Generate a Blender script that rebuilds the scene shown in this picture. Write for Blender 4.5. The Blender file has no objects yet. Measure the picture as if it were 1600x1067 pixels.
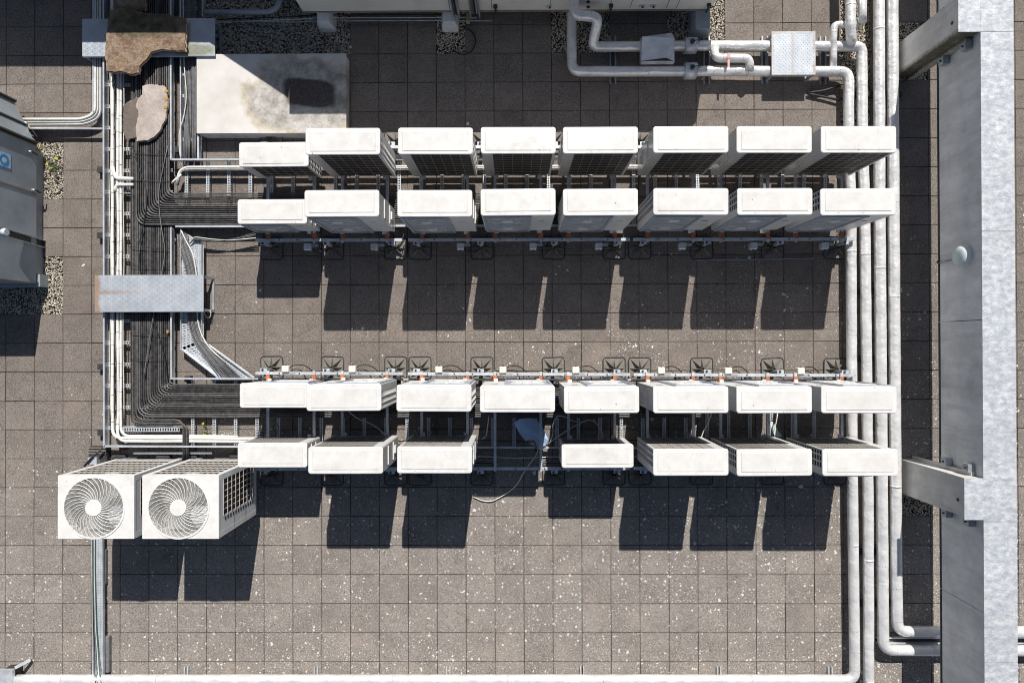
import bpy, math, random
from mathutils import Vector, Matrix, Euler
import numpy as np
random.seed(7)
R = math.radians
S = bpy.context.scene
COL = S.collection

# ---------------------------------------------------------------- camera, sky, sun
CAM_E = (0.005366, 0.005906, -0.002520)
CAM_L = Vector((-0.13214, -0.04902, 11.0706))
cam = bpy.data.cameras.new('camera'); co = bpy.data.objects.new('camera', cam); COL.objects.link(co)
cam.sensor_width = 36; cam.lens = 22.5; cam.clip_end = 500; cam.clip_start = .1
co.location = CAM_L; co.rotation_euler = CAM_E
S.camera = co
SUN = Vector((0.232, 1.637, 1.698)).normalized()
w = bpy.data.worlds.new('World'); S.world = w; w.use_nodes = True
nt = w.node_tree; nt.nodes.clear()
sky = nt.nodes.new('ShaderNodeTexSky'); sky.sky_type = 'NISHITA'; sky.sun_disc = False
sky.sun_elevation = math.asin(SUN.z); sky.sun_rotation = math.atan2(SUN.x, SUN.y)
bg = nt.nodes.new('ShaderNodeBackground'); bg.inputs[1].default_value = 0.05
wo = nt.nodes.new('ShaderNodeOutputWorld')
nt.links.new(sky.outputs[0], bg.inputs[0]); nt.links.new(bg.outputs[0], wo.inputs[0])
sl = bpy.data.lights.new('sun', 'SUN'); sl.energy = 5.0; sl.angle = R(.53); sl.color = (1, .955, .89)
so = bpy.data.objects.new('sun', sl); COL.objects.link(so); so.location = (3, 14, 15)
so.rotation_euler = SUN.to_track_quat('Z', 'Y').to_euler()
S.view_settings.view_transform = 'Standard'; S.view_settings.look = 'None'
S.view_settings.exposure = 0.12
S.cycles.filter_width = 1.0
S.cycles.blur_glossy = 1.0; S.view_settings.gamma = 1

# ---------------------------------------------------------------- measuring helpers
RM = Euler(CAM_E, 'XYZ').to_matrix()
def P(px, py, z=0.):
    d = RM @ Vector(((px-800)/1000., -(py-533.5)/1000., -1.))
    t = (z-CAM_L.z)/d.z
    return Vector((CAM_L.x+d.x*t, CAM_L.y+d.y*t, z))
def G(px, py):                       # a point of the deck
    return P(px, py, 0)
U = 0.01107                          # metres per photograph pixel at deck level

# ---------------------------------------------------------------- materials
MATS = {}
def new_mat(name):
    m = bpy.data.materials.new(name); m.use_nodes = True
    m.node_tree.nodes.clear(); return m, m.node_tree
def N(t, k, **kw):
    n = t.nodes.new(k)
    for a, v in kw.items():
        if a.startswith('i_'):
            q = a[2:]; n.inputs[int(q) if q.isdigit() else q].default_value = v
        else: setattr(n, a, v)
    return n
def ramp(t, src, stops):
    r = N(t, 'ShaderNodeValToRGB'); e = r.color_ramp.elements
    while len(e) < len(stops): e.new(.5)
    for q, (p, c) in zip(e, stops):
        q.position = p; q.color = (c, c, c, 1) if not isinstance(c, tuple) else (*c, 1)
    t.links.new(src, r.inputs[0]); return r.outputs[0]
def mix(t, f, a, b, mode='MIX'):
    m = N(t, 'ShaderNodeMix', data_type='RGBA', blend_type=mode)
    for s, v in ((0, f), (6, a), (7, b)):
        if isinstance(v, (int, float)): m.inputs[s].default_value = v
        elif isinstance(v, tuple): m.inputs[s].default_value = (*v, 1)
        else: t.links.new(v, m.inputs[s])
    return m.outputs[2]
def math_(t, op, a, b=None, clamp=False):
    m = N(t, 'ShaderNodeMath', operation=op, use_clamp=clamp)
    for s, v in ((0, a), (1, b)):
        if v is None: continue
        if isinstance(v, (int, float)): m.inputs[s].default_value = v
        else: t.links.new(v, m.inputs[s])
    return m.outputs[0]
def noise(t, pos, scale, detail=4, rough=.6, vec_scale=None):
    src = pos
    if vec_scale:
        v = N(t, 'ShaderNodeVectorMath', operation='MULTIPLY'); v.inputs[1].default_value = vec_scale
        t.links.new(pos, v.inputs[0]); src = v.outputs[0]
    n = N(t, 'ShaderNodeTexNoise', i_Scale=scale, i_Detail=detail, i_Roughness=rough)
    t.links.new(src, n.inputs['Vector']); return n.outputs[0]
def finish(t, col, rough=.6, metal=0., bump=None, bstr=.3, bdist=.01, spec=.5):
    b = N(t, 'ShaderNodeBsdfPrincipled'); o = N(t, 'ShaderNodeOutputMaterial')
    if isinstance(col, tuple): b.inputs['Base Color'].default_value = (*col, 1)
    else: t.links.new(col, b.inputs['Base Color'])
    if isinstance(rough, (int, float)): b.inputs['Roughness'].default_value = rough
    else: t.links.new(rough, b.inputs['Roughness'])
    b.inputs['Metallic'].default_value = metal
    b.inputs['Specular IOR Level'].default_value = spec
    if bump is not None:
        k = N(t, 'ShaderNodeBump'); k.inputs['Strength'].default_value = bstr; k.inputs['Distance'].default_value = bdist
        t.links.new(bump, k.inputs['Height']); t.links.new(k.outputs[0], b.inputs['Normal'])
    t.links.new(b.outputs[0], o.inputs[0])
def simple(name, col, rough=.6, metal=0., var=.15, scale=6., dirt=None, dirt_amt=.4, dscale=3., bstr=.15, stretch=None, spec=.5):
    m, t = new_mat(name)
    pos = N(t, 'ShaderNodeNewGeometry').outputs['Position']
    n1 = noise(t, pos, scale, 5, .6, stretch)
    lo = tuple(c*(1-var) for c in col); hi = tuple(min(1, c*(1+var)) for c in col)
    c = ramp(t, n1, [(.3, lo), (.7, hi)])
    if dirt:
        n2 = noise(t, pos, dscale, 6, .7)
        f = ramp(t, n2, [(.5, 0.), (.75, dirt_amt)])
        c = mix(t, f, c, dirt)
    n3 = noise(t, pos, scale*12, 3, .6, stretch)
    finish(t, c, rough, metal, n3, bstr, .004, spec)
    MATS[name] = m; return m

# white sheet metal of the heat pumps: faint dirt, rain marks, droppings
def paint(name, col, dirt=(.30, .27, .22)):
    m, t = new_mat(name)
    pos = N(t, 'ShaderNodeNewGeometry').outputs['Position']
    c = ramp(t, noise(t, pos, 5, 6, .65), [(.3, tuple(x*.86 for x in col)), (.62, col)])
    f = ramp(t, noise(t, pos, 2.3, 8, .75), [(.54, 0.), (.80, .40)])
    c = mix(t, f, c, dirt)
    fs = ramp(t, noise(t, pos, 55, 3, .7), [(.62, 0.), (.76, .16)])
    c = mix(t, fs, c, dirt)
    v = N(t, 'ShaderNodeTexVoronoi', i_Scale=9.); t.links.new(pos, v.inputs['Vector'])
    sp = N(t, 'ShaderNodeSeparateColor'); t.links.new(v.outputs['Color'], sp.inputs[0])
    rad = math_(t, 'MULTIPLY', ramp(t, sp.outputs[0], [(.62, 0.), (1., 1.)]), .095)
    d = math_(t, 'LESS_THAN', v.outputs['Distance'], rad)
    c = mix(t, math_(t, 'MULTIPLY', d, .75), c, (.13, .10, .08))
    finish(t, c, .42, 0, noise(t, pos, 30, 3), .05, .004)
    MATS[name] = m; return m
paint('white_paint', (.80, .79, .77)); paint('casing_paint', (.76, .76, .75))
paint('lid_pressing', (.77, .76, .74)); paint('fan_panel_paint', (.42, .45, .51))
simple('coil', (.060, .044, .034), .6, .1, .5, 30)
simple('wire', (.62, .60, .56), .45, .1)
simple('galvanised', (.62, .66, .70), .42, .35, .18, 7, (.34, .33, .31), .5)
simple('galvanised_dull', (.36, .40, .44), .5, .35, .2, 7)
simple('black_lagging', (.042, .041, .042), .40, 0, .55, 14, (.15, .14, .13), .45, 9, .6)
simple('grey_lagging', (.10, .098, .098), .45, 0, .4, 14, (.2, .18, .17), .4, 9, .6)
simple('block_plastic', (.66, .68, .70), .5)
simple('grey_cable', (.17, .17, .175), .5, 0, .3, 12)
simple('dark_cable', (.02, .02, .022), .5)
simple('pale_cable', (.66, .66, .62), .5, 0, .12, 10)
simple('white_lagging', (.80, .80, .76), .5, 0, .12, 9, (.4, .38, .33), .5)
simple('tie', (.03, .03, .03), .6)
simple('rubber', (.035, .034, .035), .75, 0, .3, 14, (.15, .13, .11), .4, 8)
simple('rubber_pale', (.20, .182, .162), .85, 0, .2, 14)
simple('orange_rubber', (.46, .15, .055), .7, 0, .25, 20)
simple('isolator_plastic', (.78, .75, .62), .5, 0, .08)
simple('cream_casing', (.76, .745, .70), .5, 0, .06, 3, (.35, .33, .29), .3, 2, .05)
simple('slate_casing', (.31, .36, .41), .42, 0, .22, 1.6, (.30, .31, .31), .4, 2.2, .1)
simple('pale_slate_casing', (.30, .34, .37), .45, 0, .15, 2, (.2, .2, .2), .4)
simple('dark_metal', (.045, .045, .05), .5, .2)
simple('taupe_trim', (.27, .235, .20), .6)
simple('green_brass', (.30, .33, .18), .6)
simple('tape_green', (.03, .12, .09), .6)
simple('gloss_panel', (.74, .74, .73), .2, 0, .02, 3, None, 0, 3, .0)
simple('shiny_sheet', (.82, .83, .86), .35, .2)
simple('red_strap', (.60, .33, .30), .6)
simple('blue_sticker', (.03, .30, .68), .4, 0, .03)
simple('pale_blue', (.45, .62, .85), .4, 0, .03)
simple('lamp_glass', (.62, .72, .72), .25, 0, .05)
simple('leaf', (.07, .11, .03), .6, 0, .4, 30)
simple('flower', (.75, .68, .02), .6, 0, .1)
simple('twig', (.20, .12, .07), .8)
simple('rust_metal', (.30, .17, .09), .8, 0, .3, 8)
simple('membrane', (.055, .047, .041), .9, 0, .4, 5)
simple('litter', (.62, .66, .72), .5)

def foil():
    m, t = new_mat('foil_cladding')
    pos = N(t, 'ShaderNodeNewGeometry').outputs['Position']
    c = ramp(t, noise(t, pos, 4, 6, .6), [(.3, (.72, .72, .73)), (.6, (.86, .86, .85))])
    f = ramp(t, noise(t, pos, 26, 5, .7), [(.66, 0.), (.78, .55)])
    c = mix(t, f, c, (.36, .30, .24))
    n = noise(t, pos, 3.6, 3, .5)
    n2 = noise(t, pos, 16, 3, .6)
    h = math_(t, 'ADD', n, math_(t, 'MULTIPLY', n2, .12))
    finish(t, c, .30, .32, h, .9, .05)
    MATS['foil_cladding'] = m
foil()

def zinc():
    m, t = new_mat('zinc_coping')
    pos = N(t, 'ShaderNodeNewGeometry').outputs['Position']
    a = noise(t, pos, 9, 7, .75, (1, 1.6, 1)); b = noise(t, pos, 1.7, 4, .6)
    c = ramp(t, a, [(.34, (.36, .39, .44)), (.5, (.55, .58, .62)), (.64, (.78, .79, .80))])
    c = mix(t, ramp(t, b, [(.4, 0.), (.75, .5)]), c, (.40, .42, .45))
    s = ramp(t, noise(t, pos, 17, 4, .7, (1, 3.2, 1)), [(.61, 0.), (.67, .85)])
    c = mix(t, s, c, (.92, .92, .92))
    finish(t, c, .5, .15, a, .15, .005)
    MATS['zinc_coping'] = m
zinc()

def ellipse_mask(t, pos, c, rx, ry, nscale=3., namt=.6, lo=.75, hi=1.05, sq=False):
    """a stain with its own outline: 1 inside, 0 outside, noisy border"""
    s = N(t, 'ShaderNodeSeparateXYZ'); t.links.new(pos, s.inputs[0])
    dx = math_(t, 'DIVIDE', math_(t, 'SUBTRACT', s.outputs[0], c[0]), rx)
    dy = math_(t, 'DIVIDE', math_(t, 'SUBTRACT', s.outputs[1], c[1]), ry)
    if sq:
        dy = math_(t, 'ADD', dy, math_(t, 'MULTIPLY', dx, .22))
        d = math_(t, 'POWER', math_(t, 'ADD', math_(t, 'POWER', math_(t, 'ABSOLUTE', dx), 4.), math_(t, 'POWER', math_(t, 'ABSOLUTE', dy), 4.)), .25)
    else:
        d = math_(t, 'SQRT', math_(t, 'ADD', math_(t, 'MULTIPLY', dx, dx), math_(t, 'MULTIPLY', dy, dy)))
    n = noise(t, pos, nscale, 6, .65)
    d = math_(t, 'ADD', d, math_(t, 'MULTIPLY', math_(t, 'SUBTRACT', n, .5), namt))
    return ramp(t, d, [(lo, 1.), (hi, 0.)])

def plinth_mat():
    m, t = new_mat('plinth_roofing')
    pos = N(t, 'ShaderNodeNewGeometry').outputs['Position']
    c = ramp(t, noise(t, pos, 2.5, 6, .6), [(.3, (.60, .575, .545)), (.7, (.74, .715, .69))])
    p = P(476, 152, .25)
    m1 = ellipse_mask(t, pos, p, 1.05, .72, 2.2, .9, .80, 1.0)
    n1 = noise(t, pos, 5, 7, .7)
    grey = ramp(t, n1, [(.35, (.23, .215, .20)), (.5, (.42, .405, .385)), (.66, (.60, .59, .57))])
    ring = ellipse_mask(t, pos, p, 1.12, .80, 2.2, .9, .86, 1.0)
    c = mix(t, math_(t, 'MULTIPLY', ring, .65), c, (.46, .36, .20))
    c = mix(t, math_(t, 'MULTIPLY', m1, .9), c, grey)
    p2 = P(484, 146, .25)
    m2 = ellipse_mask(t, pos, p2, .52, .27, 3.5, .45, .78, .94, True)
    n4 = noise(t, pos, 14, 6, .75)
    c = mix(t, math_(t, 'MULTIPLY', m1, ramp(t, n4, [(.5, 0.), (.68, .55)])), c, (.17, .14, .12))
    c = mix(t, math_(t, 'MULTIPLY', m1, ramp(t, noise(t, pos, 9, 5, .7), [(.56, 0.), (.68, .5)])), c, (.66, .63, .59))
    c = mix(t, m2, c, ramp(t, noise(t, pos, 30, 4, .7), [(.4, (.06, .05, .05)), (.7, (.13, .11, .10))]))
    finish(t, c, .75, 0, noise(t, pos, 40, 4), .2, .005)
    MATS['plinth_roofing'] = m
plinth_mat()

def concrete(name, col, moss=None):
    m, t = new_mat(name)
    pos = N(t, 'ShaderNodeNewGeometry').outputs['Position']
    c = ramp(t, noise(t, pos, 3, 7, .65, (1, 1, .6)), [(.3, tuple(x*.78 for x in col)), (.7, tuple(x*1.15 for x in col))])
    f = ramp(t, noise(t, pos, 1.2, 6, .7, (1, 1, 2.2)), [(.5, 0.), (.75, .45)])
    c = mix(t, f, c, tuple(x*.55 for x in col))
    c = mix(t, ramp(t, noise(t, pos, 7, 5, .7, (1, 1, .12)), [(.5, 0.), (.68, .35)]), c, tuple(x*.5 for x in col))
    p = noise(t, pos, 60, 2, .6)
    c = mix(t, ramp(t, p, [(.70, 0.), (.76, .6)]), c, (.08, .08, .09))
    if moss is not None:
        s = N(t, 'ShaderNodeSeparateXYZ'); t.links.new(pos, s.inputs[0])
        dy = math_(t, 'ABSOLUTE', math_(t, 'SUBTRACT', s.outputs[1], moss))
        dy = math_(t, 'ADD', dy, math_(t, 'MULTIPLY', math_(t, 'SUBTRACT', noise(t, pos, 9, 5, .7), .5), .14))
        c = mix(t, ramp(t, dy, [(.01, .9), (.09, 0.)]), c, (.085, .07, .03))
    finish(t, c, .8, 0, noise(t, pos, 50, 4), .25, .004)
    MATS[name] = m
concrete('concrete_panel', (.74, .745, .75))
concrete('concrete_post', (.68, .67, .65))
concrete('concrete_post_mossy', (.68, .67, .65), moss=P(1430, 85, .9).y)

PX, PY = .5, .500665
def paver_mat():
    m, t = new_mat('paver_concrete')
    pos = N(t, 'ShaderNodeNewGeometry').outputs['Position']
    s = N(t, 'ShaderNodeSeparateXYZ'); t.links.new(pos, s.inputs[0])
    ix = math_(t, 'FLOOR', math_(t, 'DIVIDE', s.outputs[0], PX))
    iy = math_(t, 'FLOOR', math_(t, 'DIVIDE', s.outputs[1], PY))
    cv = N(t, 'ShaderNodeCombineXYZ'); t.links.new(ix, cv.inputs[0]); t.links.new(iy, cv.inputs[1])
    wn = N(t, 'ShaderNodeTexWhiteNoise', noise_dimensions='2D'); t.links.new(cv.outputs[0], wn.inputs['Vector'])
    tone = ramp(t, wn.outputs[0], [(0., (.205, .178, .158)), (.5, (.295, .262, .236)), (1., (.375, .338, .306))])
    # weathering patches, fine sand, dark pits
    a = noise(t, pos, 2.2, 7, .68); b = noise(t, pos, 11, 7, .75); g = noise(t, pos, 90, 3, .7)
    c = mix(t, .55, tone, ramp(t, a, [(.32, (.135, .115, .100)), (.5, (.27, .238, .213)), (.68, (.42, .375, .34))]))
    c = mix(t, ramp(t, b, [(.42, 0.), (.70, .60)]), c, (.155, .132, .115))
    c = mix(t, .35, c, ramp(t, g, [(.34, (.07, .06, .055)), (.66, (.52, .475, .43))]))
    c = mix(t, ramp(t, noise(t, pos, 34, 3, .8), [(.62, 0.), (.70, .65)]), c, (.05, .045, .04))
    gg = noise(t, pos, 42, 4, .8)
    c = mix(t, ramp(t, gg, [(.38, .75), (.47, 0.)]), c, (.09, .078, .070))
    c = mix(t, ramp(t, gg, [(.54, 0.), (.66, .7)]), c, (.48, .45, .42))
    vp = N(t, 'ShaderNodeTexVoronoi', i_Scale=48.); t.links.new(pos, vp.inputs['Vector'])
    vs_ = N(t, 'ShaderNodeSeparateColor'); t.links.new(vp.outputs['Color'], vs_.inputs[0])
    pit = math_(t, 'LESS_THAN', vp.outputs['Distance'], math_(t, 'MULTIPLY', ramp(t, vs_.outputs[1], [(.80, 0.), (1., 1.)]), .40))
    c = mix(t, math_(t, 'MULTIPLY', pit, .75), c, (.045, .038, .034))
    # warm tint in places
    c = mix(t, ramp(t, noise(t, pos, 1.1, 4, .6), [(.54, 0.), (.8, .35)]), c, (.40, .31, .24))
    mid = math_(t, 'ADD', s.outputs[1], math_(t, 'MULTIPLY', math_(t, 'SUBTRACT', noise(t, pos, .6, 4, .6), .5), 2.5))
    north_tone = ramp(t, math_(t, 'MULTIPLY', math_(t, 'ADD', mid, 4.), .12), [(0., 0.), (.42, 1.)])  # broad slab tone, darker towards the north with a noisy border
    c = mix(t, math_(t, 'MULTIPLY', north_tone, .52), c, mix(t, 1., c, (.48, .44, .42), 'MULTIPLY'))
    # stray dark stains
    c = mix(t, ramp(t, noise(t, pos, 1.7, 7, .8), [(.56, 0.), (.72, .6)]), c, (.085, .072, .062))
    # dirt along the slab edges
    fx = math_(t, 'ABSOLUTE', math_(t, 'SUBTRACT', math_(t, 'FRACT', math_(t, 'DIVIDE', s.outputs[0], PX)), .5))
    fy = math_(t, 'ABSOLUTE', math_(t, 'SUBTRACT', math_(t, 'FRACT', math_(t, 'DIVIDE', s.outputs[1], PY)), .5))
    e = math_(t, 'MAXIMUM', fx, fy)
    e = math_(t, 'ADD', e, math_(t, 'MULTIPLY', math_(t, 'SUBTRACT', noise(t, pos, 25, 4, .7), .5), .05))
    c = mix(t, ramp(t, e, [(.468, 0.), (.498, .5)]), c, (.10, .082, .066))
    # lichen: denser to the south and east, hardly any in the north-west
    dens = math_(t, 'ADD', math_(t, 'MULTIPLY', s.outputs[1], -.080), math_(t, 'MULTIPLY', s.outputs[0], .020))
    dens = math_(t, 'ADD', dens, math_(t, 'MULTIPLY', math_(t, 'SUBTRACT', noise(t, pos, .9, 3, .6), .5), 1.1))
    dens = math_(t, 'ADD', dens, .11, clamp=True)
    wn2 = N(t, 'ShaderNodeTexWhiteNoise', noise_dimensions='3D'); cv2 = N(t, 'ShaderNodeVectorMath', operation='ADD'); cv2.inputs[1].default_value = (7.3, 3.1, 5.)
    t.links.new(cv.outputs[0], cv2.inputs[0]); t.links.new(cv2.outputs[0], wn2.inputs['Vector'])
    dens = math_(t, 'MULTIPLY', dens, math_(t, 'ADD', .55, wn2.outputs[0]))
    def spots(c, scale, rmax, colr, k, warp):
        off = N(t, 'ShaderNodeVectorMath', operation='ADD')
        nn = N(t, 'ShaderNodeTexNoise', i_Scale=scale*2.2, i_Detail=3.); t.links.new(pos, nn.inputs['Vector'])
        sc = N(t, 'ShaderNodeVectorMath', operation='SCALE'); sc.inputs['Scale'].default_value = warp/scale
        t.links.new(nn.outputs['Color'], sc.inputs[0])
        t.links.new(pos, off.inputs[0]); t.links.new(sc.outputs[0], off.inputs[1])
        v = N(t, 'ShaderNodeTexVoronoi', i_Scale=scale, voronoi_dimensions='2D'); t.links.new(off.outputs[0], v.inputs['Vector'])
        sp = N(t, 'ShaderNodeSeparateColor'); t.links.new(v.outputs['Color'], sp.inputs[0])
        r = math_(t, 'MULTIPLY', math_(t, 'POWER', sp.outputs[0], 3.), rmax)
        r = math_(t, 'MULTIPLY', r, math_(t, 'GREATER_THAN', math_(t, 'MULTIPLY', dens, k), sp.outputs[1]))
        d = math_(t, 'SUBTRACT', r, v.outputs['Distance'])
        f = ramp(t, math_(t, 'MULTIPLY', d, 12.), [(0., 0.), (.55, .88)])
        return mix(t, f, c, colr)
    c = spots(c, 7., .19, (.72, .70, .66), .8, .9)
    c = spots(c, 15., .28, (.74, .73, .69), 1.05, 1.0)
    c = spots(c, 31., .32, (.62, .60, .56), .9, 1.0)
    c = spots(c, 60., .36, (.62, .60, .56), .6, .6)
    h = math_(t, 'ADD', math_(t, 'MULTIPLY', b, .5), g)
    finish(t, c, .88, 0, h, .45, .006, .3)
    MATS['paver_concrete'] = m
paver_mat()

def pebble_mat():
    m, t = new_mat('pebbles')
    at = N(t, 'ShaderNodeAttribute', attribute_name='tone')
    c = ramp(t, at.outputs['Fac'], [(0., (.14, .12, .10)), (.25, (.40, .33, .25)), (.5, (.62, .55, .43)), (.75, (.75, .70, .60)), (1., (.48, .47, .46))])
    finish(t, c, .8)
    MATS['pebbles'] = m
pebble_mat()

def stone_mat(name, cols, moss=None, mc=None):
    m, t = new_mat(name)
    pos = N(t, 'ShaderNodeNewGeometry').outputs['Position']
    c = ramp(t, noise(t, pos, 3.2, 8, .72), [(.28, cols[0]), (.5, cols[1]), (.7, cols[2])])
    c = mix(t, ramp(t, noise(t, pos, 18, 5, .7), [(.5, 0.), (.7, .5)]), c, cols[0])
    if moss:
        mk = ellipse_mask(t, pos, moss[0], moss[1], moss[2], 5, .9, .6, 1.)
        c = mix(t, math_(t, 'MULTIPLY', mk, .9), c, mc)
    finish(t, c, .85, 0, noise(t, pos, 22, 6, .7), .7, .012)
    MATS[name] = m
stone_mat('pale_stone', [(.33, .27, .23), (.47, .41, .37), (.58, .53, .49)])
stone_mat('rotten_board', [(.12, .08, .05), (.30, .20, .13), (.50, .38, .27)], (P(215, 38, .4), .75, .38), (.045, .045, .018))
stone_mat('broken_edge', [(.30, .18, .11), (.55, .38, .27), (.70, .55, .42)])
stone_mat('orange_lichen', [(.40, .22, .04), (.55, .30, .05), (.62, .42, .12)])
stone_mat('brown_slab', [(.12, .095, .08), (.17, .14, .12), (.22, .18, .155)])
def board_mat():
    m, t = new_mat('rotten_board')
    pos = N(t, 'ShaderNodeNewGeometry').outputs['Position']
    c = ramp(t, noise(t, pos, 4.5, 8, .75), [(.30, (.14, .09, .055)), (.42, (.24, .155, .10)), (.52, (.38, .29, .22)), (.60, (.27, .17, .09)), (.72, (.54, .40, .31))])
    c = mix(t, ramp(t, noise(t, pos, 16, 6, .75), [(.48, 0.), (.66, .7)]), c, (.10, .07, .05))
    c = mix(t, ramp(t, noise(t, pos, 7, 5, .7, (4, .5, 1)), [(.58, 0.), (.7, .5)]), c, (.42, .20, .08))
    mk = ellipse_mask(t, pos, P(225, 34, .4), .85, .36, 6, 1.2, .55, 1.)
    mc = ramp(t, noise(t, pos, 8, 6, .7), [(.35, (.030, .028, .016)), (.5, (.11, .095, .05)), (.68, (.22, .17, .12))])
    c = mix(t, math_(t, 'MULTIPLY', mk, .92), c, mc)
    finish(t, c, .9, 0, noise(t, pos, 18, 8, .75), 1., .03)
    MATS['rotten_board'] = m
board_mat()
def tread_mat():
    m, t = new_mat('chequer_plate')
    pos = N(t, 'ShaderNodeNewGeometry').outputs['Position']
    c = ramp(t, noise(t, pos, 4, 5, .6), [(.3, (.40, .44, .49)), (.7, (.55, .59, .64))])
    n = noise(t, pos, 3.2, 6, .7)
    # rust creeping in from the west edge and along the mid seam of the long step
    s = N(t, 'ShaderNodeSeparateXYZ'); t.links.new(pos, s.inputs[0])
    a = P(150, 458, .32)
    d1 = math_(t, 'SUBTRACT', s.outputs[0], a.x)
    in_y = math_(t, 'LESS_THAN', math_(t, 'ABSOLUTE', math_(t, 'SUBTRACT', s.outputs[1], a.y)), .4)
    near = math_(t, 'ADD', d1, math_(t, 'MULTIPLY', math_(t, 'SUBTRACT', n, .5), .22))
    f = math_(t, 'MULTIPLY', ramp(t, near, [(.03, .85), (.085, 0.)]), in_y)
    seam = math_(t, 'ABSOLUTE', math_(t, 'SUBTRACT', s.outputs[1], a.y+.01))
    f2 = math_(t, 'MULTIPLY', ramp(t, seam, [(.0, .8), (.05, 0.)]), ramp(t, near, [(.1, 1.), (.9, 0.)]))
    c = mix(t, math_(t, 'MAXIMUM', f, math_(t, 'MULTIPLY', f2, in_y)), c, (.40, .25, .15))
    b = P(1239, 84, .33)
    ex = math_(t, 'ABSOLUTE', math_(t, 'SUBTRACT', s.outputs[0], b.x)); ey = math_(t, 'ABSOLUTE', math_(t, 'SUBTRACT', s.outputs[1], b.y))
    inb = math_(t, 'MULTIPLY', math_(t, 'LESS_THAN', ex, .4), math_(t, 'LESS_THAN', ey, .4))
    ee = math_(t, 'ADD', math_(t, 'MAXIMUM', ex, ey), math_(t, 'MULTIPLY', math_(t, 'SUBTRACT', n, .5), .3))
    f3 = ramp(t, ee, [(.32, 0.), (.38, .7)]); f4 = ramp(t, math_(t, 'ABSOLUTE', math_(t, 'SUBTRACT', ex, 0.)), [(.0, .5), (.035, 0.)])
    c = mix(t, math_(t, 'MULTIPLY', math_(t, 'MAXIMUM', f3, f4), inb), c, (.36, .27, .19))
    # algae on the shaded end of the northern step
    q = ellipse_mask(t, pos, P(305, 78, .29), .45, .12, 5, .7, .6, 1.)
    c = mix(t, math_(t, 'MULTIPLY', q, .7), c, (.20, .20, .09))
    finish(t, c, .5, .3, noise(t, pos, 50, 3), .1, .003)
    MATS['chequer_plate'] = m
tread_mat()
M = MATS

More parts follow.
